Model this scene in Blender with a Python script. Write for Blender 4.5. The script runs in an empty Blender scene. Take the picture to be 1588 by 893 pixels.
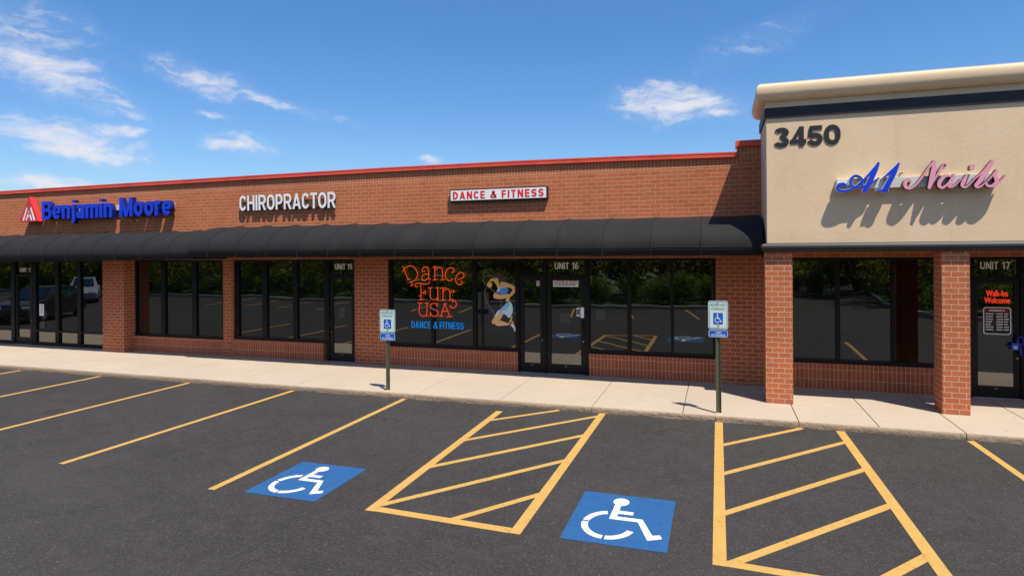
import bpy, bmesh, math, random
from mathutils import Vector, Matrix
random.seed(7)
R = math.radians
sc = bpy.context.scene
col = sc.collection

# ------------------------------------------------------------------ camera
cam_d = bpy.data.cameras.new('camera')
cam = bpy.data.objects.new('camera', cam_d); col.objects.link(cam)
cam_d.sensor_width = 36.0
cam_d.lens = 21.994
cam_d.shift_y = -0.03515
cam_d.clip_start = 0.05
cam_d.clip_end = 3000
YAW, ROLL = 0.3179646, 0.0072818
right = Vector((math.cos(YAW), math.sin(YAW), 0)); fwd = Vector((-math.sin(YAW), math.cos(YAW), 0)); up = Vector((0, 0, 1))
r2 = right * math.cos(ROLL) - up * math.sin(ROLL)
u2 = right * math.sin(ROLL) + up * math.cos(ROLL)
m = Matrix((r2, u2, -fwd)).transposed().to_4x4()
m.translation = Vector((0, 0, 2.9))
cam.matrix_world = m
sc.camera = cam

# ------------------------------------------------------------------ light
SUN = Vector((0.36, -0.32, 1.0)).normalized()
sun_d = bpy.data.lights.new('sun', 'SUN'); sun_d.energy = 4.2; sun_d.angle = R(0.5); sun_d.color = (1.0, 0.915, 0.785)
sun = bpy.data.objects.new('sun', sun_d); col.objects.link(sun)
sun.rotation_euler = (-SUN).to_track_quat('-Z', 'Y').to_euler(); sun.location = (0, 0, 30)
sc.view_settings.view_transform = 'Standard'
sc.view_settings.look = 'None'
sc.view_settings.exposure = 0.75
sc.view_settings.gamma = 1.0
sc.view_settings.use_curve_mapping = False
sc.render.engine = 'CYCLES'
sc.cycles.max_bounces = 8

SKY_STR, SKY_SAT, SKY_VAL, CLOUD = 0.1, 1.25, 1.1, 5.2
GLASS_REFL = .14
world = bpy.data.worlds.new('World'); sc.world = world; world.use_nodes = True


class NT:
    """small node-tree helper"""
    def __init__(s, nt): s.nt = nt
    def n(s, t, inp=None, **kw):
        o = s.nt.nodes.new(t)
        for k, v in kw.items(): setattr(o, k, v)
        for k, v in (inp or {}).items():
            if hasattr(v, 'is_output') or isinstance(v, bpy.types.NodeSocket): s.nt.links.new(v, o.inputs[k])
            else: o.inputs[k].default_value = v
        return o
    def math(s, op, a, b=0.0, c=None, clamp=False):
        d = {0: a, 1: b}
        if c is not None: d[2] = c
        return s.n('ShaderNodeMath', d, operation=op, use_clamp=clamp).outputs[0]
    def link(s, a, b): s.nt.links.new(a, b)
    def mix(s, f, a, b, bt='MIX'):
        o = s.n('ShaderNodeMix', data_type='RGBA', blend_type=bt)
        for i, v in ((0, f), (6, a), (7, b)):
            if isinstance(v, bpy.types.NodeSocket): s.nt.links.new(v, o.inputs[i])
            else: o.inputs[i].default_value = v if i == 0 or len(v) == 4 else (*v, 1)
        return o.outputs[2]
    def ramp(s, f, stops):
        o = s.n('ShaderNodeValToRGB', {0: f}); e = o.color_ramp.elements
        while len(e) < len(stops): e.new(0.5)
        for q, (p, c) in zip(e, stops): q.position = p; q.color = c if len(c) == 4 else (*c, 1)
        return o.outputs[0]
    def noise(s, vec, scale, detail=4, rough=0.55, dist=0.0):
        return s.n('ShaderNodeTexNoise', {'Vector': vec, 'Scale': scale, 'Detail': detail, 'Roughness': rough, 'Distortion': dist}).outputs['Fac']
    def mrange(s, v, a, b, c=0.0, d=1.0, smooth=False):
        return s.n('ShaderNodeMapRange', {0: v, 1: a, 2: b, 3: c, 4: d}, interpolation_type='SMOOTHSTEP' if smooth else 'LINEAR').outputs[0]


def build_sky():
    nt = world.node_tree; nt.nodes.clear(); h = NT(nt)
    sky = h.n('ShaderNodeTexSky', sky_type='NISHITA')
    sky.sun_disc = False
    sky.sun_elevation = math.asin(SUN.z); sky.sun_rotation = math.atan2(SUN.x, SUN.y)
    sky.altitude = 100; sky.air_density = 1.1; sky.dust_density = 0.35; sky.ozone_density = 3.0
    skyc = h.n('ShaderNodeHueSaturation', {'Hue': 0.5, 'Saturation': SKY_SAT, 'Value': SKY_VAL, 'Color': sky.outputs[0]}).outputs[0]
    tc = h.n('ShaderNodeTexCoord').outputs['Generated']
    sep = h.n('ShaderNodeSeparateXYZ', {0: tc})
    az = h.math('MULTIPLY', h.math('ARCTAN2', sep.outputs[0], sep.outputs[1]), 57.29578)
    el = h.math('MULTIPLY', h.math('ARCSINE', sep.outputs[2]), 57.29578)
    skyc = h.mix(1.0, skyc, h.ramp(h.mrange(el, 0, 40), [(0, (.54, .60, .71)), (.22, (.61, .675, .785)), (.5, (.66, .73, .82)), (.95, (.95, .98, 1.0))]), 'MULTIPLY')
    ae = h.n('ShaderNodeCombineXYZ', {0: az, 1: el, 2: 0.0}).outputs[0]
    w1 = h.n('ShaderNodeTexNoise', {'Vector': ae, 'Scale': 0.22, 'Detail': 5, 'Roughness': 0.6})
    warp = h.n('ShaderNodeVectorMath', {0: w1.outputs['Color'], 1: (0.5, 0.5, 0.5)}, operation='SUBTRACT').outputs[0]
    warp = h.n('ShaderNodeVectorMath', {0: warp, 1: (5.5, 2.6, 0.0)}, operation='MULTIPLY').outputs[0]
    aw = h.n('ShaderNodeVectorMath', {0: ae, 1: warp}, operation='ADD').outputs[0]
    #        az     el    a    b   angle strength
    patches = [(-55.5, 14.0, 7.5, 2.2, -26, .8), (-50.4, 11.2, 3.0, .8, -24, .6), (-44.0, 14.0, 4.4, 1.4, -14, .85), (-39.4, 12.9, 5.0, .65, -14, .75),
               (-53.2, 8.5, 6.2, 1.7, -9, 1.0), (-50.6, 9.5, 2.4, .8, -4, .9), (-41.2, 9.0, 3.8, 1.2, -4, .8), (-43.5, 11.4, 2.4, .5, -8, .4),
               (-3.4, 12.9, 6.6, 2.1, -6, 1.0), (-6.4, 13.6, 3.6, 1.3, -10, .85), (-.4, 12.2, 3.8, 1.4, 8, .85), (-25.3, 8.3, 2.0, .55, 0, .85),
               (-54.6, 5.3, 3.4, .7, 2, .85), (-58.5, 5.1, 1.6, .6, 0, .7), (3.5, 17.3, 7.0, 1.6, 18, .25), (-56.0, 17.2, 7.0, 2.0, -20, .32),
               (-34.0, 11.8, 4.5, .4, -16, .25), (-70, 12, 8, 3, -10, .8), (-85, 9, 10, 2.5, 5, .8), (35, 11, 9, 2.4, 6, .8), (60, 14, 10, 3, -8, .8),
               (165, 22, 42, 13, 0, 1.2), (112, 25, 30, 12, 10, 1.2), (-130, 24, 40, 13, -8, 1.3), (178, 52, 60, 10, 0, 1.0)]  # unseen bright clouds behind the camera, added to fill the facade's shade
    tot = None
    for (a0, e0, a, b, ang, st) in patches:
        mp = h.n('ShaderNodeMapping', {'Vector': aw, 'Location': (a0, e0, 0), 'Rotation': (0, 0, R(ang)), 'Scale': (a, b, 1)}, vector_type='TEXTURE').outputs[0]
        ln = h.n('ShaderNodeVectorMath', {0: mp}, operation='LENGTH').outputs['Value']
        mk = h.mrange(ln, 1.25, 0.1, 0.0, st, True)
        tot = mk if tot is None else h.math('MAXIMUM', tot, mk)
    st = h.n('ShaderNodeMapping', {'Vector': aw, 'Rotation': (0, 0, R(20)), 'Scale': (0.28, 1.0, 1)}).outputs[0]
    f1 = h.noise(st, 1.1, 5, 0.52, 0.4)
    st2 = h.n('ShaderNodeMapping', {'Vector': ae, 'Rotation': (0, 0, R(-22)), 'Scale': (0.5, 1.1, 1)}).outputs[0]
    f2 = h.noise(st2, 0.8, 6, 0.6, 0.9)
    f = h.math('ADD', h.math('MULTIPLY', f1, 0.6), h.math('MULTIPLY', f2, 0.4))
    fb = h.mrange(f, 0.34, 0.66, -0.62, 0.5)
    dens = h.math('ADD', tot, h.math('MULTIPLY', fb, h.mrange(tot, 0, .3, 0, 1)))
    dens = h.mrange(dens, -0.02, 1.35, 0.0, 0.88, True)
    thin = h.math('MULTIPLY', tot, 0.17)
    dens = h.math('MAXIMUM', dens, thin, clamp=True)
    cc = h.mix(dens, skyc, (CLOUD * .98, CLOUD * .965, CLOUD, 1))
    bg = h.n('ShaderNodeBackground', {'Color': cc, 'Strength': SKY_STR})
    out = h.n('ShaderNodeOutputWorld'); h.link(bg.outputs[0], out.inputs[0])


build_sky()

# ------------------------------------------------------------------ materials
MATS = {}
def mat(name):
    mt = bpy.data.materials.new(name); mt.use_nodes = True; mt.node_tree.nodes.clear(); MATS[name] = mt
    h = NT(mt.node_tree)
    out = h.n('ShaderNodeOutputMaterial')
    return mt, h, out

def pbr(name, c, rough=.6, var=.0, vscale=3.0, bump=.0, bscale=40.0, metal=0.0, spec=.5, dirt=None, dscale=.8):
    mt, h, out = mat(name)
    tc = h.n('ShaderNodeTexCoord').outputs['Object']
    colr = (*c, 1)
    if var:
        n = h.noise(tc, vscale, 5, .6)
        colr = h.mix(n, tuple(x * (1 - var) for x in c), tuple(min(1, x * (1 + var)) for x in c))
    if dirt:
        n2 = h.noise(tc, dscale, 6, .65, .6)
        colr = h.mix(h.mrange(n2, .5, .75, 0, .6), colr, dirt)
    b = h.n('ShaderNodeBsdfPrincipled', {'Base Color': colr, 'Roughness': rough, 'Metallic': metal, 'Specular IOR Level': spec})
    if bump:
        bn = h.n('ShaderNodeBump', {'Strength': bump, 'Distance': .01, 'Height': h.noise(tc, bscale, 4, .6)})
        h.link(bn.outputs[0], b.inputs['Normal'])
    h.link(b.outputs[0], out.inputs[0])
    return mt

def brick_mat(name, c1, c2, mortar, bw, rh, swap=False, offset=.5, uo=0.0, vo=0.0, joint=.0055):
    mt, h, out = mat(name)
    uv = h.n('ShaderNodeUVMap').outputs[0]
    v = uv
    if swap:
        s = h.n('ShaderNodeSeparateXYZ', {0: uv})
        v = h.n('ShaderNodeCombineXYZ', {0: s.outputs[1], 1: s.outputs[0], 2: 0.0}).outputs[0]
    tc = h.n('ShaderNodeTexCoord').outputs['Object']
    v = h.n('ShaderNodeVectorMath', {0: v, 1: (uo, vo, 0)}, operation='ADD').outputs[0]
    wob = h.n('ShaderNodeTexNoise', {'Vector': tc, 'Scale': 9.0, 'Detail': 2}).outputs['Color']
    wob = h.n('ShaderNodeVectorMath', {0: wob, 1: (.5, .5, .5)}, operation='SUBTRACT').outputs[0]
    wob = h.n('ShaderNodeVectorMath', {0: wob, 'Scale': .006}, operation='SCALE').outputs[0]
    v = h.n('ShaderNodeVectorMath', {0: v, 1: wob}, operation='ADD').outputs[0]
    bt = h.n('ShaderNodeTexBrick', {'Vector': v, 'Scale': 1.0, 'Mortar Size': joint, 'Mortar Smooth': .25, 'Bias': -.1, 'Brick Width': bw, 'Row Height': rh,
                                    'Color1': (*c1, 1), 'Color2': (*c2, 1), 'Mortar': (*mortar, 1)}, offset=offset)
    big = h.noise(tc, .55, 5, .6, .4)
    fine = h.noise(tc, 38.0, 4, .7)
    cl = h.mix(.55, bt.outputs['Color'], h.ramp(big, [(.28, (.39, .375, .365)), (.72, (.60, .59, .58))]), 'OVERLAY')
    cl = h.mix(.35, cl, h.ramp(fine, [(.2, (.28, .28, .28)), (.8, (.68, .68, .68))]), 'OVERLAY')
    streak = h.n('ShaderNodeMapping', {'Vector': tc, 'Scale': (2.2, 2.2, .22)}).outputs[0]
    cl = h.mix(h.mrange(h.noise(streak, 1.6, 5, .6), .56, .8, 0, .28), cl, tuple(x * .5 for x in c1))
    b = h.n('ShaderNodeBsdfPrincipled', {'Base Color': cl, 'Roughness': .88, 'Specular IOR Level': .25})
    hgt = h.math('ADD', h.math('MULTIPLY', h.math('SUBTRACT', 1.0, bt.outputs['Fac']), 1.0), h.math('MULTIPLY', fine, .35))
    bn = h.n('ShaderNodeBump', {'Strength': .55, 'Distance': .008, 'Height': hgt})
    h.link(bn.outputs[0], b.inputs['Normal']); h.link(b.outputs[0], out.inputs[0])
    return mt

BR1, BR2, MOR = (.465, .145, .062), (.395, .117, .050), (.60, .38, .235)
M_BRICK = brick_mat('brick_running_bond', BR1, BR2, MOR, .232, .0895, vo=.0265, joint=.0046)
M_PIER = brick_mat('brick_pier_bond', (.43, .122, .053), (.35, .094, .041), (.66, .44, .29), .225, .0895, vo=.0265)
M_COLUMN = brick_mat('brick_column_bond', BR1, BR2, (.62, .45, .31), .2075, .0928, vo=-.105)
M_SOLD = brick_mat('brick_soldier_course', BR1, BR2, MOR, .24, .076, swap=True, offset=0.0, uo=.12)
M_SILL = brick_mat('brick_stack_bond_sill', (.40, .112, .055), (.32, .084, .042), MOR, .2, .078, swap=True, offset=0.0, uo=.09)

def stucco():
    mt, h, out = mat('beige_stucco')
    tc = h.n('ShaderNodeTexCoord').outputs['Object']
    big = h.noise(tc, .7, 6, .6, .5)
    c = h.ramp(big, [(.3, (.65, .485, .315)), (.55, (.70, .53, .35)), (.75, (.73, .56, .38))])
    st = h.n('ShaderNodeMapping', {'Vector': tc, 'Scale': (3.0, 3.0, .25)}).outputs[0]
    c = h.mix(h.mrange(h.noise(st, 1.2, 5, .6), .55, .8, 0, .22), c, (.38, .28, .17))
    fine = h.noise(tc, 60, 5, .7)
    c = h.mix(.12, c, h.ramp(fine, [(.2, (.4, .4, .4)), (.8, (.6, .6, .6))]), 'OVERLAY')
    trowel = h.n('ShaderNodeTexNoise', {'Vector': tc, 'Scale': 7.0, 'Detail': 4, 'Roughness': .6, 'Distortion': 2.4}).outputs['Fac']
    b = h.n('ShaderNodeBsdfPrincipled', {'Base Color': c, 'Roughness': .92, 'Specular IOR Level': .2})
    bn = h.n('ShaderNodeBump', {'Strength': .24, 'Distance': .012, 'Height': h.math('ADD', trowel, h.math('MULTIPLY', fine, .4))})
    h.link(bn.outputs[0], b.inputs['Normal']); h.link(b.outputs[0], out.inputs[0])
    return mt
M_STUCCO = stucco()

def asphalt():
    mt, h, out = mat('asphalt')
    tc = h.n('ShaderNodeTexCoord').outputs['Object']
    big = h.noise(tc, .28, 6, .62, .5)
    c = h.ramp(big, [(.3, (.023, .0212, .0208)), (.5, (.0295, .0272, .0265)), (.72, (.039, .0362, .035))])
    # rolled lanes: slightly different mix along each pass of the paver
    ln = h.n('ShaderNodeMapping', {'Vector': tc, 'Scale': (.05, .6, 1)}).outputs[0]
    c = h.mix(h.mrange(h.noise(ln, 1.3, 4, .6), .45, .7, 0, .35), c, (.030, .028, .028))
    stain = h.noise(tc, .9, 5, .6, 1.0)
    c = h.mix(h.mrange(stain, .62, .78, 0, .4), c, (.022, .020, .020))
    vor = h.n('ShaderNodeTexVoronoi', {'Vector': tc, 'Scale': 75.0}, feature='F1')
    g = h.n('ShaderNodeSeparateColor', {0: vor.outputs['Color']}).outputs[0]
    c = h.mix(h.mrange(g, .72, 1.0, 0, .5), c, (.085, .078, .072))
    c = h.mix(h.mrange(g, .28, .0, 0, .4), c, (.012, .011, .012))
    mid = h.noise(tc, 2.6, 6, .7, 1.2)
    c = h.mix(h.mrange(mid, .45, .7, 0, .35), c, (.056, .051, .049))
    cw = h.n('ShaderNodeVectorMath', {0: tc, 1: h.n('ShaderNodeTexNoise', {'Vector': tc, 'Scale': .9, 'Detail': 6.0, 'Roughness': .65}).outputs['Color']}, operation='ADD').outputs[0]
    ck = h.n('ShaderNodeTexVoronoi', {'Vector': cw, 'Scale': .16}, feature='DISTANCE_TO_EDGE').outputs['Distance']
    ckm = h.math('MULTIPLY', h.mrange(ck, .0022, .0008, 0, 1), h.mrange(h.noise(tc, .35, 3, .5), .5, .6, 0, .55))
    c = h.mix(ckm, c, (.010, .009, .009))
    drip = h.n('ShaderNodeTexVoronoi', {'Vector': cw, 'Scale': .8}, feature='F1')
    c = h.mix(h.math('MULTIPLY', h.mrange(drip.outputs['Distance'], .22, .05, 0, .5, True), h.mrange(h.n('ShaderNodeSeparateColor', {0: drip.outputs['Color']}).outputs[0], .7, .9)), c, (.014, .013, .013))
    vor2 = h.n('ShaderNodeTexVoronoi', {'Vector': tc, 'Scale': 14.0}, feature='F1')
    g2 = h.n('ShaderNodeSeparateColor', {0: vor2.outputs['Color']}).outputs[1]
    pt = h.math('MULTIPLY', h.mrange(g2, .9, .93, 0, 1), h.mrange(vor2.outputs['Distance'], .16, .1, 0, 1))
    c = h.mix(h.math('MULTIPLY', pt, .3), c, (.26, .23, .20))
    b = h.n('ShaderNodeBsdfPrincipled', {'Base Color': c, 'Roughness': .86, 'Specular IOR Level': .3})
    hh = h.math('ADD', vor.outputs['Distance'], h.math('MULTIPLY', h.noise(tc, 24, 4, .7), .8))
    bn = h.n('ShaderNodeBump', {'Strength': .5, 'Distance': .008, 'Height': hh})
    h.link(bn.outputs[0], b.inputs['Normal']); h.link(b.outputs[0], out.inputs[0])
    return mt
M_ASPH = asphalt()

def paint(name, c, wear=.3):
    mt, h, out = mat(name)
    tc = h.n('ShaderNodeTexCoord').outputs['Object']
    n = h.noise(tc, 3.0, 5, .65, .3)
    c2 = h.mix(n, tuple(x * .86 for x in c), tuple(min(1, x * 1.12) for x in c))
    chip = h.math('ADD', h.math('MULTIPLY', h.noise(tc, 55, 3, .75), .6), h.math('MULTIPLY', h.noise(tc, 5, 4, .6), .4))
    c2 = h.mix(h.mrange(chip, .60, .70, 0, wear), c2, (.06, .054, .05))
    cr = h.n('ShaderNodeTexVoronoi', {'Vector': h.n('ShaderNodeVectorMath', {0: tc, 1: h.n('ShaderNodeTexNoise', {'Vector': tc, 'Scale': 4.0}).outputs['Color']}, operation='ADD').outputs[0], 'Scale': 2.2}, feature='DISTANCE_TO_EDGE').outputs['Distance']
    c2 = h.mix(h.mrange(cr, .012, .003, 0, wear), c2, tuple(x * .35 for x in c))
    b = h.n('ShaderNodeBsdfPrincipled', {'Base Color': c2, 'Roughness': .72, 'Specular IOR Level': .35})
    bn = h.n('ShaderNodeBump', {'Strength': .3, 'Distance': .004, 'Height': h.noise(tc, 90, 3, .7)})
    h.link(bn.outputs[0], b.inputs['Normal']); h.link(b.outputs[0], out.inputs[0])
    return mt
M_YEL = paint('yellow_line_paint', (.455, .268, .070), .55)
M_BLUEP = paint('blue_pavement_paint', (.014, .082, .225), .5)
M_WHITEP = paint('white_pavement_paint', (.62, .60, .57), .35)

def concrete(name, c, rock=False):
    mt, h, out = mat(name)
    tc = h.n('ShaderNodeTexCoord').outputs['Object']
    big = h.noise(tc, .45, 6, .65, .4)
    cl = h.mix(big, tuple(x * .84 for x in c), tuple(x * 1.14 for x in c))
    cl = h.mix(h.mrange(h.noise(tc, 1.7, 6, .7, .8), .58, .8, 0, .3), cl, tuple(x * .6 for x in c))
    sp = h.n('ShaderNodeTexVoronoi', {'Vector': tc, 'Scale': 2.3}, feature='F1')
    spm = h.math('MULTIPLY', h.mrange(sp.outputs['Distance'], .085, .05, 0, .4), h.mrange(h.n('ShaderNodeSeparateColor', {0: sp.outputs['Color']}).outputs[0], .55, .6))
    cl = h.mix(spm, cl, tuple(x * .4 for x in c))
    cl = h.mix(h.mrange(h.noise(tc, .8, 6, .75, 1.5), .52, .7, 0, .18), cl, tuple(x * .62 for x in c))
    fine = h.noise(tc, 70, 4, .7)
    cl = h.mix(.3, cl, h.ramp(fine, [(.2, (.36, .36, .36)), (.8, (.62, .62, .62))]), 'OVERLAY')
    b = h.n('ShaderNodeBsdfPrincipled', {'Base Color': cl, 'Roughness': .9, 'Specular IOR Level': .25})
    if rock:
        hh = h.math('ADD', h.noise(tc, 14, 5, .7, .6), h.math('MULTIPLY', h.noise(tc, 4, 3, .6), .8)); st, ds = .9, .03
    else:
        hh = fine; st, ds = .25, .004
    bn = h.n('ShaderNodeBump', {'Strength': st, 'Distance': ds, 'Height': hh})
    h.link(bn.outputs[0], b.inputs['Normal']); h.link(b.outputs[0], out.inputs[0])
    return mt
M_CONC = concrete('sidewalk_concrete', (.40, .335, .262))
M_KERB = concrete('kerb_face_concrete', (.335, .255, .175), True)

def glass():
    mt, h, out = mat('tinted_window_glass')
    tc = h.n('ShaderNodeTexCoord').outputs['Object']
    d = h.n('ShaderNodeBsdfPrincipled', {'Base Color': (.0035, .0038, .004, 1), 'Roughness': .5, 'Specular IOR Level': 0.0})
    g = h.n('ShaderNodeBsdfGlossy', {'Color': (.92, .95, .92, 1), 'Roughness': .0})
    bn = h.n('ShaderNodeBump', {'Strength': .05, 'Distance': .02, 'Height': h.noise(tc, 1.3, 2, .5)})
    h.link(bn.outputs[0], g.inputs['Normal'])
    lw = h.n('ShaderNodeFresnel', {'IOR': 1.5}).outputs[0]
    fac = h.math('ADD', h.math('MULTIPLY', lw, .8), GLASS_REFL, clamp=True)
    mx = h.n('ShaderNodeMixShader', {0: fac, 1: d.outputs[0], 2: g.outputs[0]})
    h.link(mx.outputs[0], out.inputs[0])
    return mt
GLASS_REFL = .14
M_GLASS = glass()

M_FRAME = pbr('dark_bronze_aluminium', (.0055, .0055, .006), .5, .2, 4, .05, 60, spec=.25)
M_DOOR = pbr('black_door_aluminium', (.007, .007, .008), .48, .2, 3, spec=.28)
M_HANDLE = pbr('black_handle_metal', (.006, .006, .007), .3)
M_SILVER = pbr('brushed_aluminium', (.5, .5, .5), .35, .1, 20, metal=.9)
M_RED = pbr('red_coping_metal', (.74, .085, .046), .42, .12, 1.2, .03, 3, dirt=(.25, .03, .02))
M_FABRIC = pbr('black_awning_canvas', (.0082, .0082, .0088), .85, .3, 1.1, .25, 260, spec=.35, dirt=(.018, .0175, .017), dscale=1.6)
M_TRIM = pbr('charcoal_trim', (.011, .0115, .013), .55, .2, 2.5, .05, 30)
M_BAND = pbr('dark_navy_band', (.005, .0075, .014), .6, .2, 1.5)
M_ROOF = pbr('grey_roof_membrane', (.25, .24, .22), .9, .2, .8)
M_SOFFIT = pbr('tan_soffit_board', (.28, .18, .09), .8, .2, 2)
M_BLUE = pbr('royal_blue_plastic', (.004, .040, .60), .35, .1, 3)
M_BLUEDK = pbr('royal_blue_return', (.002, .010, .15), .4, .1, 3)
M_WHITE = pbr('white_plastic', (.80, .80, .79), .4, .05, 3)
M_REDPL = pbr('red_plastic', (.56, .03, .035), .4, .08, 3)
M_REDTXT = pbr('red_vinyl', (.62, .015, .018), .45)
M_BLACKBX = pbr('black_sign_housing', (.014, .014, .015), .45, .2, 4)
M_RACE = pbr('brick_brown_raceway', (.13, .05, .03), .6)
M_RETURN = pbr('bronze_letter_return', (.10, .09, .085), .4)
M_NUM = pbr('black_painted_numeral', (.012, .012, .013), .5, .1, 5)
M_PINK = pbr('pink_plastic', (.76, .31, .43), .35, .08, 3)
M_PINKDK = pbr('dark_bronze_letter_return', (.10, .055, .05), .4)
M_STEEL = pbr('white_painted_raceway', (.60, .59, .56), .45, .08, 5, dirt=(.4, .36, .3))
M_POST = pbr('olive_painted_steel', (.125, .128, .078), .45, .35, 6, .1, 60, metal=.3, dirt=(.10, .08, .05), dscale=5)
M_PANEL = pbr('pale_reflective_sheeting', (.60, .70, .66), .35, .05, 8)
M_TEAL = pbr('green_sign_ink', (.045, .21, .19), .45)
M_SBLUE = pbr('blue_sign_sheeting', (.012, .10, .50), .35, .05, 6)
M_OUT = pbr('pale_sign_edge', (.42, .60, .74), .4)
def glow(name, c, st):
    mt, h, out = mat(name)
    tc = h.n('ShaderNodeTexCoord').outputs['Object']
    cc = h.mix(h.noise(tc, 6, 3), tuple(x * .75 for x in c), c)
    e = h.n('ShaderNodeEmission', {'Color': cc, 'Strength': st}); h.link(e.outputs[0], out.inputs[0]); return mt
M_ORANGE = glow('orange_emissive_lettering', (.72, .085, .016), .62)  # emission put into the orange window lettering to brighten it under the awning
M_SKYV = glow('blue_emissive_lettering', (.012, .19, .56), .60)  # blue lettering also given emission so its colour holds in the awning's shade
M_GREYV = pbr('pale_grey_vinyl', (.42, .42, .40), .5)
M_ROPEV = pbr('grey_rope_vinyl', (.22, .22, .22), .5)
M_HAIR = pbr('brown_vinyl', (.075, .042, .025), .5, .2, 8)
M_YSKIN = pbr('yellow_tan_vinyl', (1.0, .60, .15), .5, .1, 8)
M_SKIN = pbr('tan_vinyl', (1.0, .55, .23), .5, .12, 6)
M_TOPB = pbr('mid_blue_vinyl', (.09, .36, .95), .5, .12, 8)
M_SHORT = pbr('denim_blue_vinyl', (.28, .62, 1.0), .5, .15, 9)
M_SKIRT = pbr('light_blue_vinyl', (.66, .88, 1.0), .5, .12, 8)
M_PAPER = pbr('white_paper', (.88, .88, .87), .7, .05, 4)
M_GPAPER = pbr('grey_paper_behind_glass', (.055, .056, .058), .6)
M_INK = pbr('dark_ink', (.02, .02, .022), .6)
M_BOARD = pbr('black_board', (.010, .010, .010), .5)
M_CRIM = pbr('dark_red_header', (.22, .008, .01), .5)
M_NEON, hN, oN = mat('red_neon_tube')
eN = hN.n('ShaderNodeEmission', {'Color': (1.0, .055, .025, 1), 'Strength': .55}); hN.link(eN.outputs[0], oN.inputs[0])
M_UNIT = pbr('pale_vinyl_lettering', (.95, .93, .90), .5)
M_GRASS = pbr('mown_grass', (.05, .085, .018), .9, .4, 2.0, .5, 30)
M_BARK = pbr('tree_bark', (.06, .045, .032), .9, .3, 5, .6, 18)

def leaf_mat(name, c):
    mt, h, out = mat(name)
    g = h.n('ShaderNodeNewGeometry')
    c2 = h.mix(g.outputs['Random Per Island'], tuple(x * .55 for x in c), tuple(x * 1.5 for x in c))
    d = h.n('ShaderNodeBsdfDiffuse', {'Color': c2}); t = h.n('ShaderNodeBsdfTranslucent', {'Color': c2})
    mx = h.n('ShaderNodeMixShader', {0: .5, 1: d.outputs[0], 2: t.outputs[0]}); h.link(mx.outputs[0], out.inputs[0])
    return mt
M_LEAF = leaf_mat('oak_leaves', (.17, .195, .028))
M_LEAF2 = leaf_mat('maple_leaves', (.25, .24, .03))
M_HEDGE = leaf_mat('hedge_leaves', (.14, .19, .03))

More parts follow.
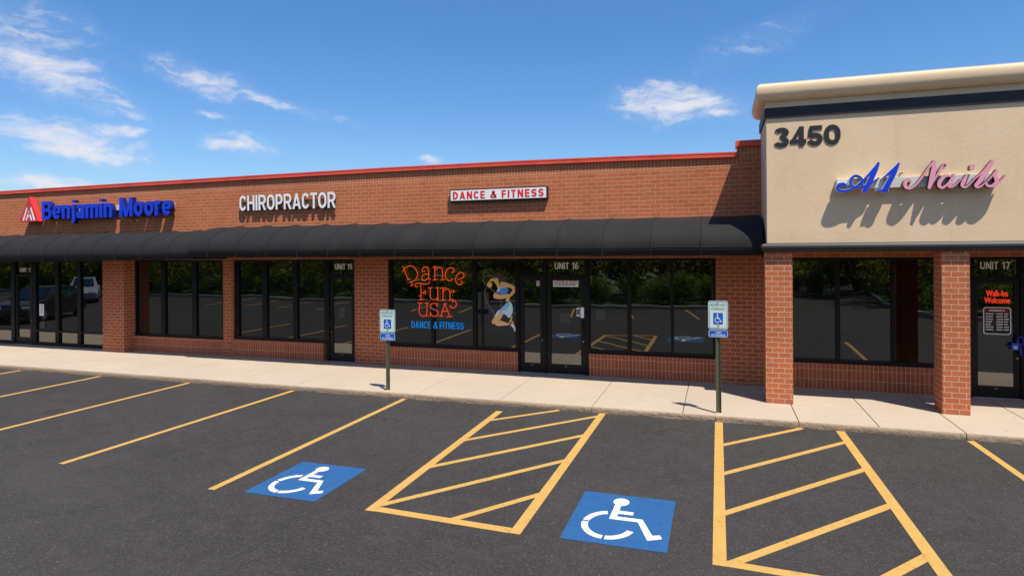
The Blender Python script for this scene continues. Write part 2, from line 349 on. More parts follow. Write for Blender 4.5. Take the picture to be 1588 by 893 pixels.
# ------------------------------------------------------------------ mesh helpers
ORG = {}
class MB:
    def __init__(s): s.v = []; s.f = []; s.mi = []; s.sm = []
    def add(s, vs, fs, m=0, smooth=False):
        o = len(s.v); s.v += [tuple(p) for p in vs]
        for f in fs: s.f.append([i + o for i in f]); s.mi.append(m); s.sm.append(smooth)
    def box(s, x0, x1, y0, y1, z0, z1, m=0):
        s.add([(x0, y0, z0), (x1, y0, z0), (x1, y1, z0), (x0, y1, z0), (x0, y0, z1), (x1, y0, z1), (x1, y1, z1), (x0, y1, z1)],
              [(0, 3, 2, 1), (4, 5, 6, 7), (0, 1, 5, 4), (1, 2, 6, 5), (2, 3, 7, 6), (3, 0, 4, 7)], m); return s
    def bbox(s, x0, x1, y0, y1, z0, z1, b=.006, m=0):
        """box with chamfered edges"""
        bm = bmesh.new()
        mm = MB(); mm.box(x0, x1, y0, y1, z0, z1)
        vs = [bm.verts.new(p) for p in mm.v]
        for f in mm.f: bm.faces.new([vs[i] for i in f])
        bmesh.ops.bevel(bm, geom=list(bm.edges), offset=b, segments=2, affect='EDGES', profile=.6)
        bm.verts.index_update()
        s.add([tuple(v.co) for v in bm.verts], [[v.index for v in f.verts] for f in bm.faces], m); bm.free(); return s
    def strip(s, xs, z0, z1, y0, y1, m=0):
        """wall strip whose bottom and top follow z0[i], z1[i] along xs"""
        n = len(xs); vs = []
        for x, a, b in zip(xs, z0, z1): vs += [(x, y0, a), (x, y0, b), (x, y1, b), (x, y1, a)]
        fs = [(3, 2, 1, 0), tuple(4 * (n - 1) + k for k in (0, 1, 2, 3))]
        for i in range(n - 1):
            a = 4 * i; b = a + 4
            for k in range(4): fs.append((a + k, a + (k + 1) % 4, b + (k + 1) % 4, b + k))
        s.add(vs, fs, m); return s
    def flat(s, pts, y, d, m=0):
        """polygon in x,z with front at y, thickness d going into the wall"""
        n = len(pts)
        ar = sum(pts[i][0] * pts[(i + 1) % n][1] - pts[(i + 1) % n][0] * pts[i][1] for i in range(n))
        if ar < 0: pts = pts[::-1]
        vs = [(x, y, z) for x, z in pts] + [(x, y + d, z) for x, z in pts]
        fs = [tuple(range(n)), tuple(range(2 * n - 1, n - 1, -1))] + [(i, n + i, n + (i + 1) % n, (i + 1) % n) for i in range(n)]
        s.add(vs, fs, m); return s
    def ground(s, pts, z, d=.003, m=0):
        """polygon in x,y with top at z"""
        n = len(pts)
        ar = sum(pts[i][0] * pts[(i + 1) % n][1] - pts[(i + 1) % n][0] * pts[i][1] for i in range(n))
        if ar < 0: pts = pts[::-1]
        vs = [(x, y, z) for x, y in pts] + [(x, y, z - d) for x, y in pts]
        fs = [tuple(range(n)), tuple(range(2 * n - 1, n - 1, -1))] + [((i + 1) % n, i, n + i, n + (i + 1) % n) for i in range(n)]
        s.add(vs, fs, m); return s
    def tube(s, pts, r, n=10, m=0, smooth=True):
        pts = [Vector(p) for p in pts]; rr = r if isinstance(r, (list, tuple)) else [r] * len(pts)
        rings = []
        for i, p in enumerate(pts):
            t = (pts[min(i + 1, len(pts) - 1)] - pts[max(i - 1, 0)]).normalized()
            a = Vector((0, 0, 1)) if abs(t.z) < .9 else Vector((1, 0, 0))
            u = t.cross(a).normalized(); w = t.cross(u)
            rings.append([p + (u * math.cos(6.28319 * k / n) + w * math.sin(6.28319 * k / n)) * rr[i] for k in range(n)])
        vs = [q for g in rings for q in g]
        fs = [(i * n + k, i * n + (k + 1) % n, (i + 1) * n + (k + 1) % n, (i + 1) * n + k) for i in range(len(pts) - 1) for k in range(n)]
        s.add(vs, fs, m, smooth)
        s.add(rings[0], [tuple(range(n))], m); s.add(rings[-1], [tuple(range(n))[::-1]], m); return s
    def build(s, name, mats, parent=None, base=None):
        if not isinstance(mats, (list, tuple)): mats = [mats]
        me = bpy.data.meshes.new(name)
        o = Vector(base) if base is not None else (ORG[parent.name] if parent else Vector((0, 0, 0)))
        me.from_pydata([tuple(Vector(p) - o) for p in s.v], [], s.f)
        for mm in mats: me.materials.append(mm)
        me.polygons.foreach_set('material_index', s.mi); me.polygons.foreach_set('use_smooth', s.sm)
        bm = bmesh.new(); bm.from_mesh(me); bmesh.ops.recalc_face_normals(bm, faces=list(bm.faces)); bm.to_mesh(me); bm.free()
        uv = me.uv_layers.new(name='UVMap'); me.update()
        for p in me.polygons:
            nx, ny, nz = abs(p.normal.x), abs(p.normal.y), abs(p.normal.z)
            for li in p.loop_indices:
                w = me.vertices[me.loops[li].vertex_index].co + o
                uv.data[li].uv = (w.x, w.z) if ny >= nx and ny >= nz else ((w.y, w.z) if nx >= nz else (w.x, w.y))
        ob = bpy.data.objects.new(name, me); col.objects.link(ob)
        if parent: ob.parent = parent
        else: ob.location = o
        ORG[ob.name] = o
        return ob

def tag(o, label, cat, group=None, kind=None):
    o['label'] = label; o['category'] = cat
    if group: o['group'] = group
    if kind: o['kind'] = kind
    return o
def thing(name, loc, label, cat, group=None):
    o = bpy.data.objects.new(name, None); o.empty_display_size = .2; col.objects.link(o); o.location = loc; ORG[o.name] = Vector(loc)
    return tag(o, label, cat, group)
def struct(o): o['kind'] = 'structure'; return o

# --- lettering
def text_data(s, bold=0.0, spacing=1.0):
    c = bpy.data.curves.new('t', 'FONT'); c.body = s; c.size = 1; c.offset = bold; c.extrude = .5; c.space_character = spacing; c.resolution_u = 6
    o = bpy.data.objects.new('t', c); col.objects.link(o)
    dg = bpy.context.evaluated_depsgraph_get(); dg.update()
    me = bpy.data.meshes.new_from_object(o.evaluated_get(dg))
    bm = bmesh.new(); bm.from_mesh(me); bmesh.ops.remove_doubles(bm, verts=list(bm.verts), dist=1e-5)
    bm.verts.index_update(); bm.verts.ensure_lookup_table()
    seen = set(); isl = []
    for v in bm.verts:
        if v.index in seen: continue
        stack = [v]; seen.add(v.index); comp = []
        while stack:
            a = stack.pop(); comp.append(a)
            for e in a.link_edges:
                b = e.other_vert(a)
                if b.index not in seen: seen.add(b.index); stack.append(b)
        ids = {q.index: i for i, q in enumerate(comp)}
        fs = {f for q in comp for f in q.link_faces}
        isl.append(([tuple(q.co) for q in comp], [[ids[w.index] for w in f.verts] for f in fs]))
    bm.free(); bpy.data.objects.remove(o); bpy.data.curves.remove(c); bpy.data.meshes.remove(me)
    isl.sort(key=lambda t: min(p[0] for p in t[0]))
    out = []
    for vs, fs in isl:
        a, b = min(p[0] for p in vs), max(p[0] for p in vs)
        if out:
            pv = out[-1][0]; c0, c1 = min(p[0] for p in pv), max(p[0] for p in pv)
            ov = min(b, c1) - max(a, c0)
            if ov > .55 * min(b - a, c1 - c0):
                n = len(pv); out[-1] = (pv + vs, out[-1][1] + [[i + n for i in f] for f in fs]); continue
        out.append((vs, fs))
    return out

def text_fit(s, x0, x1, z0, z1, y, d, bold=0.0, spacing=1.0, ref=None):
    """glyph meshes of s scaled so that the capitals fill the box x0..x1, z0..z1 on the plane y (front), depth d"""
    g = text_data(s, bold, spacing)
    allv = [p for vs, _ in g for p in vs]
    ax, bx = min(p[0] for p in allv), max(p[0] for p in allv)
    rv = [p for vs, _ in text_data(ref, bold, spacing) for p in vs] if ref else allv
    ay, by = min(p[1] for p in rv), max(p[1] for p in rv)
    kx, kz = (x1 - x0) / (bx - ax), (z1 - z0) / (by - ay)
    return [([(x0 + (p[0] - ax) * kx, y + d * (.5 - p[2]), z0 + (p[1] - ay) * kz) for p in vs], fs) for vs, fs in g]

def lettering(s, x0, x1, z0, z1, y, d, mt, name, parent=None, bold=0.0, spacing=1.0, base=None, ref=None):
    mb = MB()
    for vs, fs in text_fit(s, x0, x1, z0, z1, y, d, bold, spacing, ref): mb.add(vs, fs)
    return mb.build(name, mt, parent, base)

def spline(pts, step=8):
    if len(pts) < 3: return [tuple(p) for p in pts]
    out = []; n = len(pts); k = len(pts[0])
    for i in range(n - 1):
        p0, p1, p2, p3 = pts[max(i - 1, 0)], pts[i], pts[i + 1], pts[min(i + 2, n - 1)]
        for j in range(step):
            t = j / step
            out.append(tuple(.5 * (2 * p1[c] + (p2[c] - p0[c]) * t + (2 * p0[c] - 5 * p1[c] + 4 * p2[c] - p3[c]) * t * t + (3 * p1[c] - p0[c] - 3 * p2[c] + p3[c]) * t ** 3) for c in range(k)))
    out.append(tuple(pts[-1])); return out

def ribbon(mb, pts, hw, y, d, grow=0.0, m=0, smooth=True, cap=True):
    """brush stroke in x,z: pts (x,z[,halfwidth]), front at y, depth d into the wall, rounded ends"""
    P = spline(pts, 7) if smooth else [tuple(p) for p in pts]
    L, Rr = [], []
    n = len(P)
    for i in range(n):
        a, b = P[max(i - 1, 0)], P[min(i + 1, n - 1)]
        tx, tz = b[0] - a[0], b[1] - a[1]; l = math.hypot(tx, tz) or 1; tx /= l; tz /= l
        w = (P[i][2] if len(P[i]) > 2 else hw) + grow
        L.append((P[i][0] - tz * w, P[i][1] + tx * w)); Rr.append((P[i][0] + tz * w, P[i][1] - tx * w))
        if i in (0, n - 1):
            sgn = -1 if i == 0 else 1
            arcp = []
            for k in range(1, 6):
                an = math.pi * k / 6
                cx = math.cos(an) * w; sx = math.sin(an) * w
                arcp.append((P[i][0] - tz * cx + tx * sx * sgn, P[i][1] + tx * cx + tz * sx * sgn))
            if i == 0: c0 = arcp
            else: c1 = arcp
    vs = []; fs = []
    for a, b in zip(L, Rr): vs += [(a[0], y, a[1]), (b[0], y, b[1]), (a[0], y + d, a[1]), (b[0], y + d, b[1])]
    for i in range(n - 1):
        a, b = 4 * i, 4 * i + 4
        fs += [(a, a + 1, b + 1, b), (a + 2, b + 2, b + 3, a + 3), (a, b, b + 2, a + 2), (a + 1, a + 3, b + 3, b + 1)]
    mb.add(vs, fs, m)
    if not cap:
        mb.add([vs[0], vs[1], vs[3], vs[2], vs[-4], vs[-3], vs[-1], vs[-2]], [(0, 3, 2, 1), (4, 5, 6, 7)], m); return
    mb.flat([L[0]] + c0 + [Rr[0]], y, d, m); mb.flat([L[-1]] + c1 + [Rr[-1]], y, d, m)

# --- block letters drawn as strokes (heavy grotesque), unit cap height
def glyph(ch, t, k=1.0):
    """-> width, primitives; k condenses the widths"""
    h = t / 2; P = []
    def arc(cx, cz, rx, rz, a0, a1, n=14): return [(cx + rx * math.cos(R(a0 + (a1 - a0) * i / n)), cz + rz * math.sin(R(a0 + (a1 - a0) * i / n))) for i in range(n + 1)]
    def s(*pts): P.append(('s', list(pts)))
    def st(p): P.append(('s', p))
    def bar(x0, x1, z, th=None): q = (th or t * .92) / 2; P.append(('p', [(x0, z - q), (x1, z - q), (x1, z + q), (x0, z + q)]))
    def stem(x, z0=0.0, z1=1.0): P.append(('p', [(x - h, z0), (x + h, z0), (x + h, z1), (x - h, z1)]))
    def slant(xa, za, xb, zb, q=1.0): P.append(('p', [(xa - h * q, za), (xa + h * q, za), (xb + h * q, zb), (xb - h * q, zb)]))
    W_ = dict(I=t, C=.62, H=.66, R=.66, O=.68, P=.62, A=.72, T=.58, D=.66, N=.68, E=.56, F=.53, S=.62, U=.66, M=.86, B=.66)
    W_.update({'&': .74, '3': .60, '4': .62, '5': .60, '0': .62, '6': .60, '7': .56, '1': .42, 'e': .56, 'n': .54, 'j': .26, 'a': .54, 'm': .84, 'i': t, 'o': .58, 'r': .38, ' ': .26, 'W': .9, 'L': .5, 'K': .66, 'G': .68, 'V': .66})
    w = W_.get(ch, .6)
    if ch not in 'Ii': w *= k
    X = .775                                            # x-height
    def stad(a0, a1):
        rz = min(.34, w / 2 - h + .06); pts = []
        n = 40
        for i in range(n + 1):
            a = a0 + (a1 - a0) * i / n
            zc = 1 - h - rz if math.sin(R(a)) >= 0 else h + rz
            pts.append((w / 2 + (w / 2 - h) * math.cos(R(a)), zc + rz * math.sin(R(a))))
        if a1 - a0 >= 360: pts[-1] = (pts[-1][0], h + rz); pts.append(pts[0])
        return pts
    if ch == 'I': stem(h)
    elif ch == 'H': stem(h); stem(w - h); bar(h, w - h, .5)
    elif ch in 'O0': st(stad(0, 360))
    elif ch == 'C': st(stad(22, 338))
    elif ch in 'RP':
        zb = .46 if ch == 'R' else .42; rz = (1 - h - zb) / 2
        stem(h); bar(h, w - h - rz * .9, 1 - h * .92); bar(h, w - h - rz * .9, zb)
        st([(w - h - rz * .92, 1 - h * .92)] + arc(w - h - rz * .9, (1 - h * .92 + zb) / 2, rz * .9, (1 - h * .92 - zb) / 2, 90, -90) + [(w - h - rz * .92, zb)])
        if ch == 'R': slant(w - h * 1.05, 0, w * .52, zb, 1.05)
    elif ch == 'B':
        zb = .51; stem(h)
        for (z0, z1, ww) in ((zb, 1 - h * .92, w - .03), (h * .92, zb, w)):
            r = (z1 - z0) / 2; bar(h, ww - h - r * .9, z0); bar(h, ww - h - r * .9, z1); st(arc(ww - h - r * .9, (z0 + z1) / 2, r * .9, r, 92, -92))
    elif ch == 'A': slant(h * 1.05, 0, w / 2, 1, 1.02); slant(w - h * 1.05, 0, w / 2, 1, 1.02); bar(w * .24, w * .76, .27, t * .82)
    elif ch == 'V': slant(h * 1.05, 1, w / 2, 0); slant(w - h * 1.05, 1, w / 2, 0)
    elif ch == 'T': bar(0, w, 1 - h * .92); stem(w / 2, 0, 1 - h)
    elif ch == 'D':
        r = w - h - w * .38; stem(h); bar(h, w * .38, 1 - h * .92); bar(h, w * .38, h * .92); st([(w * .36, 1 - h * .92)] + arc(w * .38, .5, r, .5 - h * .92, 90, -90, 24) + [(w * .36, h * .92)])
    elif ch == 'N': stem(h); stem(w - h); slant(h * 1.1, 1, w - h * 1.1, 0, 1.1)
    elif ch == 'M': stem(h); stem(w - h); slant(h, 1, w / 2, .0, .95); slant(w - h, 1, w / 2, .0, .95)
    elif ch == 'E': stem(h); bar(h, w, 1 - h * .92); bar(h, w * .94, .5); bar(h, w, h * .92)
    elif ch == 'F': stem(h); bar(h, w, 1 - h * .92); bar(h, w * .92, .48)
    elif ch == 'U': st([(h, 1), (h, .4)] + arc(w / 2, w / 2 - .02, w / 2 - h, w / 2 - h - .02, 180, 360, 18) + [(w - h, .4), (w - h, 1)])
    elif ch == 'S':
        rz = (.5 - h) / 2; st(arc(w / 2, 1 - h - rz, w / 2 - h, rz, 12, 240, 18) + [(w / 2, .5)] + arc(w / 2, h + rz, w / 2 - h, rz, 60, -168, 18))
    elif ch == '&': st(spline([(w - .02, .03), (.40, .56), (.26, .78), (.37, 1 - h), (.50, .80), (.36, .58), (.12, .34), (h + .01, .22), (.27, h), (.50, .14), (w - .05, .46)], 6))
    elif ch == '3': st(arc(w / 2, .75, w / 2 - h - .015, .25 - h, 165, -80, 18)); st(arc(w / 2 - .01, .275, w / 2 - h, .275 - h, 82, -168, 18)); bar(w * .40, w * .58, .525, t * .8)
    elif ch == '4': stem(w * .70); slant(h * .8, .24, w * .70, 1, .85); bar(0, w, .255)
    elif ch == '5': bar(w * .16, w * .94, 1 - h * .92); slant(w * .17, .45, w * .24, 1 - h, .85); st(arc(w / 2 - .01, .325, w / 2 - h, .325 - h, 150, -165, 22))
    elif ch == '6': st(arc(w / 2, .32, w / 2 - h, .32 - h, 0, 360, 24)); st([(h, .32)] + spline([(h, .36), (h + .01, .62), (w * .5, 1 - h), (w - h * 1.1, .80)], 6))
    elif ch == '7': bar(0, w, 1 - h * .92); slant(w * .34, 0, w - h * 1.2, 1 - h)
    elif ch == '1': stem(w - h * 1.3); slant(h * .6, .70, w - h * 1.6, 1, .8)
    elif ch == 'o': st(arc(w / 2, X / 2, w / 2 - h, X / 2 - h, 0, 360, 24))
    elif ch == 'e': st(arc(w / 2, X / 2, w / 2 - h, X / 2 - h, 0, 322, 22)); bar(h, w - h * .3, X / 2 - .01, t * .72)
    elif ch in 'nr':
        stem(h, 0, X); r = w / 2 - h
        if ch == 'n': st(arc(w / 2, X - h - r * 1.05, r, r * 1.05, 168, 0, 14) + [(w - h, 0)])
        else: st(arc(w * .62 + h * .4, X - h - .16, w * .5, .16, 165, 62, 10))
    elif ch == 'm':
        stem(h, 0, X); r = (w / 2 - h) / 2
        for c in (h + r, h + 3 * r): st(arc(c, X - h - r * 1.3, r, r * 1.3, 168, 0, 14) + [(c + r, 0)])
    elif ch == 'a': stem(w - h, 0, X * .6); st([(w - h, X * .55)] + arc(w / 2, X - h - .16, w / 2 - h, .16, 0, 160, 12)); st(arc(w / 2 - .01, .21, w / 2 - h, .21 - h, 0, 360, 20))
    elif ch == 'i': stem(h, 0, X); P.append(('p', [(0, .86), (t, .86), (t, 1), (0, 1)]))
    elif ch == 'j': st([(w - h, X), (w - h, -.04)] + arc(w - h - .11, -.06, .11, .12, 0, -92, 8)); P.append(('p', [(w - t, .86), (w, .86), (w, 1), (w - t, 1)]))
    return w, P

def block_fit(text, x0, x1, z0, z1, y, d, t=.19, k=1.0, gap=.10):
    """like text_fit, in the drawn block letters; z0..z1 is baseline to cap height"""
    out = []; pen = 0.0
    for ch in text:
        w, P = glyph(ch, t, k)
        if ch != ' ':
            q = MB()
            for i, (kind, pts) in enumerate(P):
                o = .0006 * i
                if kind == 'p': q.flat([(a + pen, b) for a, b in pts], o, 1)
                else: ribbon(q, [(a + pen, b) for a, b in pts], t / 2, o, 1, smooth=False, cap=False)
            out.append(q)
        pen += w + gap
    W_ = pen - gap; kx = (x1 - x0) / W_; kz = z1 - z0; js = min(1.0, d * .06 / .003)
    return [([(x0 + a * kx, y + (b if b < .5 else 0) * 1.0 * js + (d if b > .5 else 0), z0 + c * kz) for a, b, c in q.v], q.f) for q in out]
def block_text(text, x0, x1, z0, z1, y, d, mt, name, parent=None, base=None, **kw):
    mb = MB()
    for vs, fs in block_fit(text, x0, x1, z0, z1, y, d, **kw): mb.add(vs, fs)
    return mb.build(name, mt, parent, base)

# stroke outlines of the hand-lettered signs, metres in each sign's own frame
DANCE_STROKES = [[(-0.842, 1.431), (-0.764, 1.528), (-0.644, 1.573), (-0.525, 1.537), (-0.436, 1.426), (-0.437, 1.308), (-0.516, 1.215), (-0.619, 1.18), (-0.569, 1.133), (-0.591, 1.086), (-0.626, 1.089)], [(-0.832, 1.556), (-0.798, 1.504), (-0.742, 1.36), (-0.676, 1.227)], [(-0.714, 1.231), (-0.635, 1.253)], [(-0.237, 1.447), (-0.284, 1.43), (-0.291, 1.501), (-0.21, 1.552), (-0.143, 1.507), (-0.122, 1.384), (-0.126, 1.267), (-0.079, 1.244)], [(-0.13, 1.369), (-0.238, 1.371), (-0.307, 1.298), (-0.286, 1.234), (-0.201, 1.23), (-0.13, 1.288)], [(0.031, 1.559), (0.039, 1.469), (0.037, 1.236)], [(-0.007, 1.542), (0.073, 1.561)], [(-0.009, 1.231), (0.096, 1.241)], [(0.039, 1.459), (0.11, 1.529), (0.195, 1.533), (0.243, 1.459), (0.241, 1.242)], [(0.191, 1.235), (0.297, 1.244)], [(0.482, 1.418), (0.541, 1.433), (0.532, 1.498), (0.437, 1.529), (0.356, 1.466), (0.321, 1.354), (0.35, 1.259), (0.43, 1.211), (0.508, 1.269)], [(0.651, 1.247), (0.749, 1.279), (0.81, 1.335), (0.79, 1.396), (0.709, 1.416), (0.629, 1.355), (0.585, 1.25), (0.623, 1.156), (0.702, 1.119), (0.766, 1.174), (0.726, 1.212)], [(-0.429, 1.061), (-0.488, 1.069), (-0.481, 1.125), (-0.386, 1.152), (-0.244, 1.127), (-0.146, 1.137), (-0.103, 1.193)], [(-0.339, 1.127), (-0.335, 0.746)], [(-0.329, 0.913), (-0.222, 0.919)], [(-0.222, 0.978), (-0.218, 0.88)], [(-0.394, 0.739), (-0.271, 0.749)], [(-0.393, 0.835), (-0.336, 0.84)], [(-0.081, 1.04), (-0.087, 0.831), (-0.036, 0.76), (0.057, 0.761), (0.115, 0.817)], [(0.117, 1.042), (0.115, 0.754)], [(-0.139, 1.035), (-0.027, 1.044)], [(0.059, 1.039), (0.143, 1.048)], [(0.085, 0.742), (0.145, 0.752)], [(0.256, 1.035), (0.254, 0.752)], [(0.191, 1.032), (0.3, 1.044)], [(0.21, 0.742), (0.307, 0.753)], [(0.262, 0.952), (0.341, 1.025), (0.423, 0.978), (0.445, 0.86), (0.431, 0.759)], [(0.436, 0.915), (0.496, 0.976), (0.547, 0.964), (0.528, 0.929)], [(0.415, 0.742), (0.495, 0.76), (0.51, 0.689)], [(0.518, 0.756), (0.595, 0.699), (0.598, 0.611), (0.521, 0.561), (0.445, 0.587), (0.462, 0.618)], [(-0.366, 0.656), (-0.391, 0.463), (-0.349, 0.367), (-0.269, 0.341), (-0.191, 0.392), (-0.173, 0.659)], [(-0.423, 0.663), (-0.312, 0.655)], [(-0.239, 0.667), (-0.135, 0.66)], [(-0.189, 0.348), (-0.133, 0.353)], [(0.097, 0.596), (0.068, 0.649), (-0.002, 0.667), (-0.07, 0.619), (-0.061, 0.549), (0.032, 0.506), (0.115, 0.461), (0.114, 0.389), (0.03, 0.347), (-0.051, 0.37), (-0.081, 0.431)], [(0.105, 0.664), (0.1, 0.588)], [(-0.082, 0.346), (-0.086, 0.44)], [(0.301, 0.658), (0.197, 0.362)], [(0.301, 0.658), (0.43, 0.351)], [(0.24, 0.473), (0.39, 0.484)], [(0.153, 0.35), (0.257, 0.359)], [(0.349, 0.342), (0.492, 0.354)], [(0.269, 0.653), (0.343, 0.665)], [(-0.536, 0.491), (-0.519, 0.494)]]
SWOOSH_STROKES = [[(-0.695, 1.145), (-0.575, 1.2), (-0.385, 1.233), (-0.291, 1.223), (-0.208, 1.192)], [(-0.008, 1.321), (0.108, 1.353), (0.201, 1.334), (0.304, 1.324)]]
DANCER = {
  'hair': [(-0.092, 1.363), (-0.051, 1.414), (0.019, 1.425), (0.088, 1.392), (0.117, 1.345), (0.167, 1.345), (0.2, 1.289), (0.195, 1.205), (0.146, 1.186), (0.096, 1.213), (0.056, 1.166), (0.013, 1.203), (0.017, 1.25), (-0.032, 1.297), (-0.092, 1.306)],
  'head': [(-0.112, 1.278), (-0.022, 1.292), (0.017, 1.241), (0.026, 1.166), (0.052, 1.1), (-0.0, 1.04), (-0.034, 1.109), (-0.073, 1.165), (-0.113, 1.212), (-0.193, 1.202), (-0.223, 1.23), (-0.173, 1.268)],
  'hand': [(-0.264, 1.163), (-0.224, 1.202), (-0.153, 1.164), (-0.15, 1.098), (-0.184, 1.051), (-0.235, 1.06), (-0.275, 1.116)],
  'back': [(0.056, 1.179), (0.136, 1.204), (0.225, 1.168), (0.244, 1.046), (0.135, 1.036), (0.072, 1.072)],
  'top': [(0.056, 1.104), (0.079, 1.05), (0.155, 1.045), (0.234, 1.069), (0.249, 0.953), (0.114, 0.904), (-0.015, 0.938), (-0.035, 0.958), (0.016, 1.044)],
  'trim': [(0.048, 1.097), (0.071, 1.044), (0.011, 0.959), (-0.031, 0.968), (-0.0, 1.038)],
  'arm': [(0.175, 1.173), (0.274, 1.159), (0.401, 1.104), (0.46, 1.03), (0.41, 0.936), (0.331, 0.86), (0.281, 0.832), (0.242, 0.859), (0.268, 0.882), (0.352, 0.991), (0.366, 1.025), (0.273, 1.065), (0.224, 1.074)],
  'forearm': [(-0.105, 0.901), (-0.065, 0.939), (0.054, 0.894), (0.262, 0.916), (0.276, 0.863), (0.212, 0.821), (0.073, 0.791), (-0.076, 0.798), (-0.116, 0.844)],
  'hip': [(0.222, 0.84), (0.282, 0.85), (0.295, 0.785), (0.261, 0.729), (0.202, 0.737), (0.196, 0.784)],
  'skirt': [(0.211, 0.69), (0.291, 0.729), (0.349, 0.674), (0.368, 0.563), (0.357, 0.469), (0.307, 0.374), (0.258, 0.355), (0.209, 0.409), (0.13, 0.454), (0.081, 0.491), (0.151, 0.558)],
  'shorts': [(0.021, 0.518), (0.092, 0.585), (0.211, 0.7), (0.281, 0.71), (0.29, 0.654), (0.21, 0.559), (0.091, 0.497), (0.041, 0.477)],
  'cuff': [(-0.079, 0.402), (0.012, 0.527), (0.051, 0.481), (-0.039, 0.384), (-0.09, 0.342)],
  'thigh': [(-0.053, 0.375), (0.015, 0.474), (0.107, 0.486), (0.134, 0.445), (0.054, 0.308), (-0.05, 0.29), (-0.071, 0.21), (-0.135, 0.197), (-0.16, 0.259), (-0.12, 0.326)],
  'shin': [(-0.087, 0.204), (-0.08, 0.267), (-0.01, 0.301), (0.129, 0.267), (0.267, 0.215), (0.277, 0.187), (0.128, 0.164), (-0.011, 0.156)],
  'calf': [(0.323, 0.384), (0.361, 0.376), (0.336, 0.301), (0.395, 0.246), (0.375, 0.218), (0.326, 0.272), (0.277, 0.215), (0.263, 0.233), (0.307, 0.318)],
  'shoe': [(0.277, 0.202), (0.33, 0.181), (0.322, 0.235), (0.385, 0.209), (0.433, 0.117), (0.437, 0.052), (0.395, 0.045), (0.388, 0.106), (0.345, 0.142)],
}
ROPE_STROKES = [[(-0.092, 1.297), (-0.152, 1.334), (-0.222, 1.345), (-0.323, 1.324), (-0.369, 1.248), (-0.335, 1.153), (-0.265, 1.088)], [(-0.265, 1.088), (-0.336, 0.964), (-0.317, 0.794), (-0.228, 0.625), (-0.129, 0.495), (-0.099, 0.374)], [(-0.185, 1.026), (-0.065, 0.949)], [(0.073, 0.781), (0.084, 0.688), (0.064, 0.603)]]
SCRIPT_STROKES = [
  ('A', [(0.16, 0.115, 0.0139), (0.095, 0.141, 0.0278), (0.03, 0.12, 0.0313), (0.012, 0.064, 0.0278), (0.069, 0.018, 0.0243), (0.166, 0.026, 0.0243), (0.284, 0.078, 0.0209), (0.409, 0.192, 0.0174), (0.523, 0.322, 0.0174), (0.643, 0.47, 0.0209)]),
  ('A', [(0.643, 0.474, 0.0243), (0.593, 0.346, 0.0417), (0.522, 0.191, 0.0487), (0.429, 0.008, 0.0417)]),
  ('A', [(0.409, 0.136, 0.0104), (0.388, 0.225, 0.0139), (0.304, 0.276, 0.0209), (0.232, 0.232, 0.0243), (0.217, 0.152, 0.0209), (0.26, 0.087, 0.0174), (0.373, 0.082, 0.0174), (0.515, 0.132, 0.0139), (0.648, 0.221, 0.0104)]),
  ('one', [(0.718, 0.218, 0.0139), (0.822, 0.316, 0.0209), (0.947, 0.447, 0.0174)]),
  ('one', [(0.947, 0.451, 0.0209), (0.877, 0.294, 0.0452), (0.8, 0.14, 0.0487), (0.73, 0.005, 0.0452)]),
  ('one', [(0.619, 0.009, 0.0174), (0.758, 0.008, 0.0174), (0.779, 0.007, 0.0174)]),
  ('N', [(1.122, 0.123, 0.0139), (1.102, 0.162, 0.0278), (1.047, 0.133, 0.0348), (1.047, 0.055, 0.0313), (1.114, 0.025, 0.0243), (1.203, 0.088, 0.0174), (1.298, 0.216, 0.0174), (1.385, 0.355, 0.0174), (1.466, 0.455, 0.0209)]),
  ('N', [(1.466, 0.459, 0.0243), (1.459, 0.324, 0.0452), (1.431, 0.171, 0.0452), (1.393, 0.026, 0.0313)]),
  ('N', [(1.393, 0.026, 0.0139), (1.477, 0.169, 0.0139), (1.565, 0.335, 0.0209), (1.624, 0.401, 0.0278), (1.611, 0.356, 0.0174)]),
  ('a', [(1.715, 0.197, 0.0139), (1.63, 0.209, 0.0243), (1.55, 0.128, 0.0348), (1.536, 0.051, 0.0313), (1.589, 0.019, 0.0243), (1.675, 0.099, 0.0174), (1.728, 0.204, 0.0174)]),
  ('a', [(1.754, 0.226, 0.0174), (1.714, 0.136, 0.0348), (1.675, 0.046, 0.0278), (1.727, 0.028, 0.0174), (1.806, 0.094, 0.0104), (1.848, 0.146, 0.0104)]),
  ('i', [(1.929, 0.211, 0.0174), (1.883, 0.106, 0.0348), (1.864, 0.038, 0.0278), (1.915, 0.013, 0.0174), (1.993, 0.086, 0.0104), (2.042, 0.145, 0.0104)]),
  ('i', [(1.988, 0.314, 0.0278), (2.007, 0.34, 0.0452), (2.027, 0.358, 0.0243)]),
  ('l', [(2.032, 0.138, 0.0104), (2.154, 0.253, 0.0139), (2.25, 0.377, 0.0209), (2.292, 0.427, 0.0209)]),
  ('l', [(2.292, 0.423, 0.0209), (2.205, 0.27, 0.0417), (2.109, 0.104, 0.0417), (2.057, 0.031, 0.0313), (2.102, 0.006, 0.0174), (2.185, 0.071, 0.0104), (2.233, 0.118, 0.0104)]),
  ('s', [(2.217, 0.1, 0.0104), (2.287, 0.187, 0.0139), (2.344, 0.267, 0.0209)]),
  ('s', [(2.344, 0.267, 0.0209), (2.325, 0.178, 0.0313), (2.343, 0.087, 0.0348), (2.286, 0.021, 0.0278), (2.216, 0.024, 0.0209), (2.204, 0.062, 0.0174)]),
  ('s', [(2.336, 0.042, 0.0139), (2.4, 0.099, 0.0139), (2.463, 0.179, 0.007)]),
]

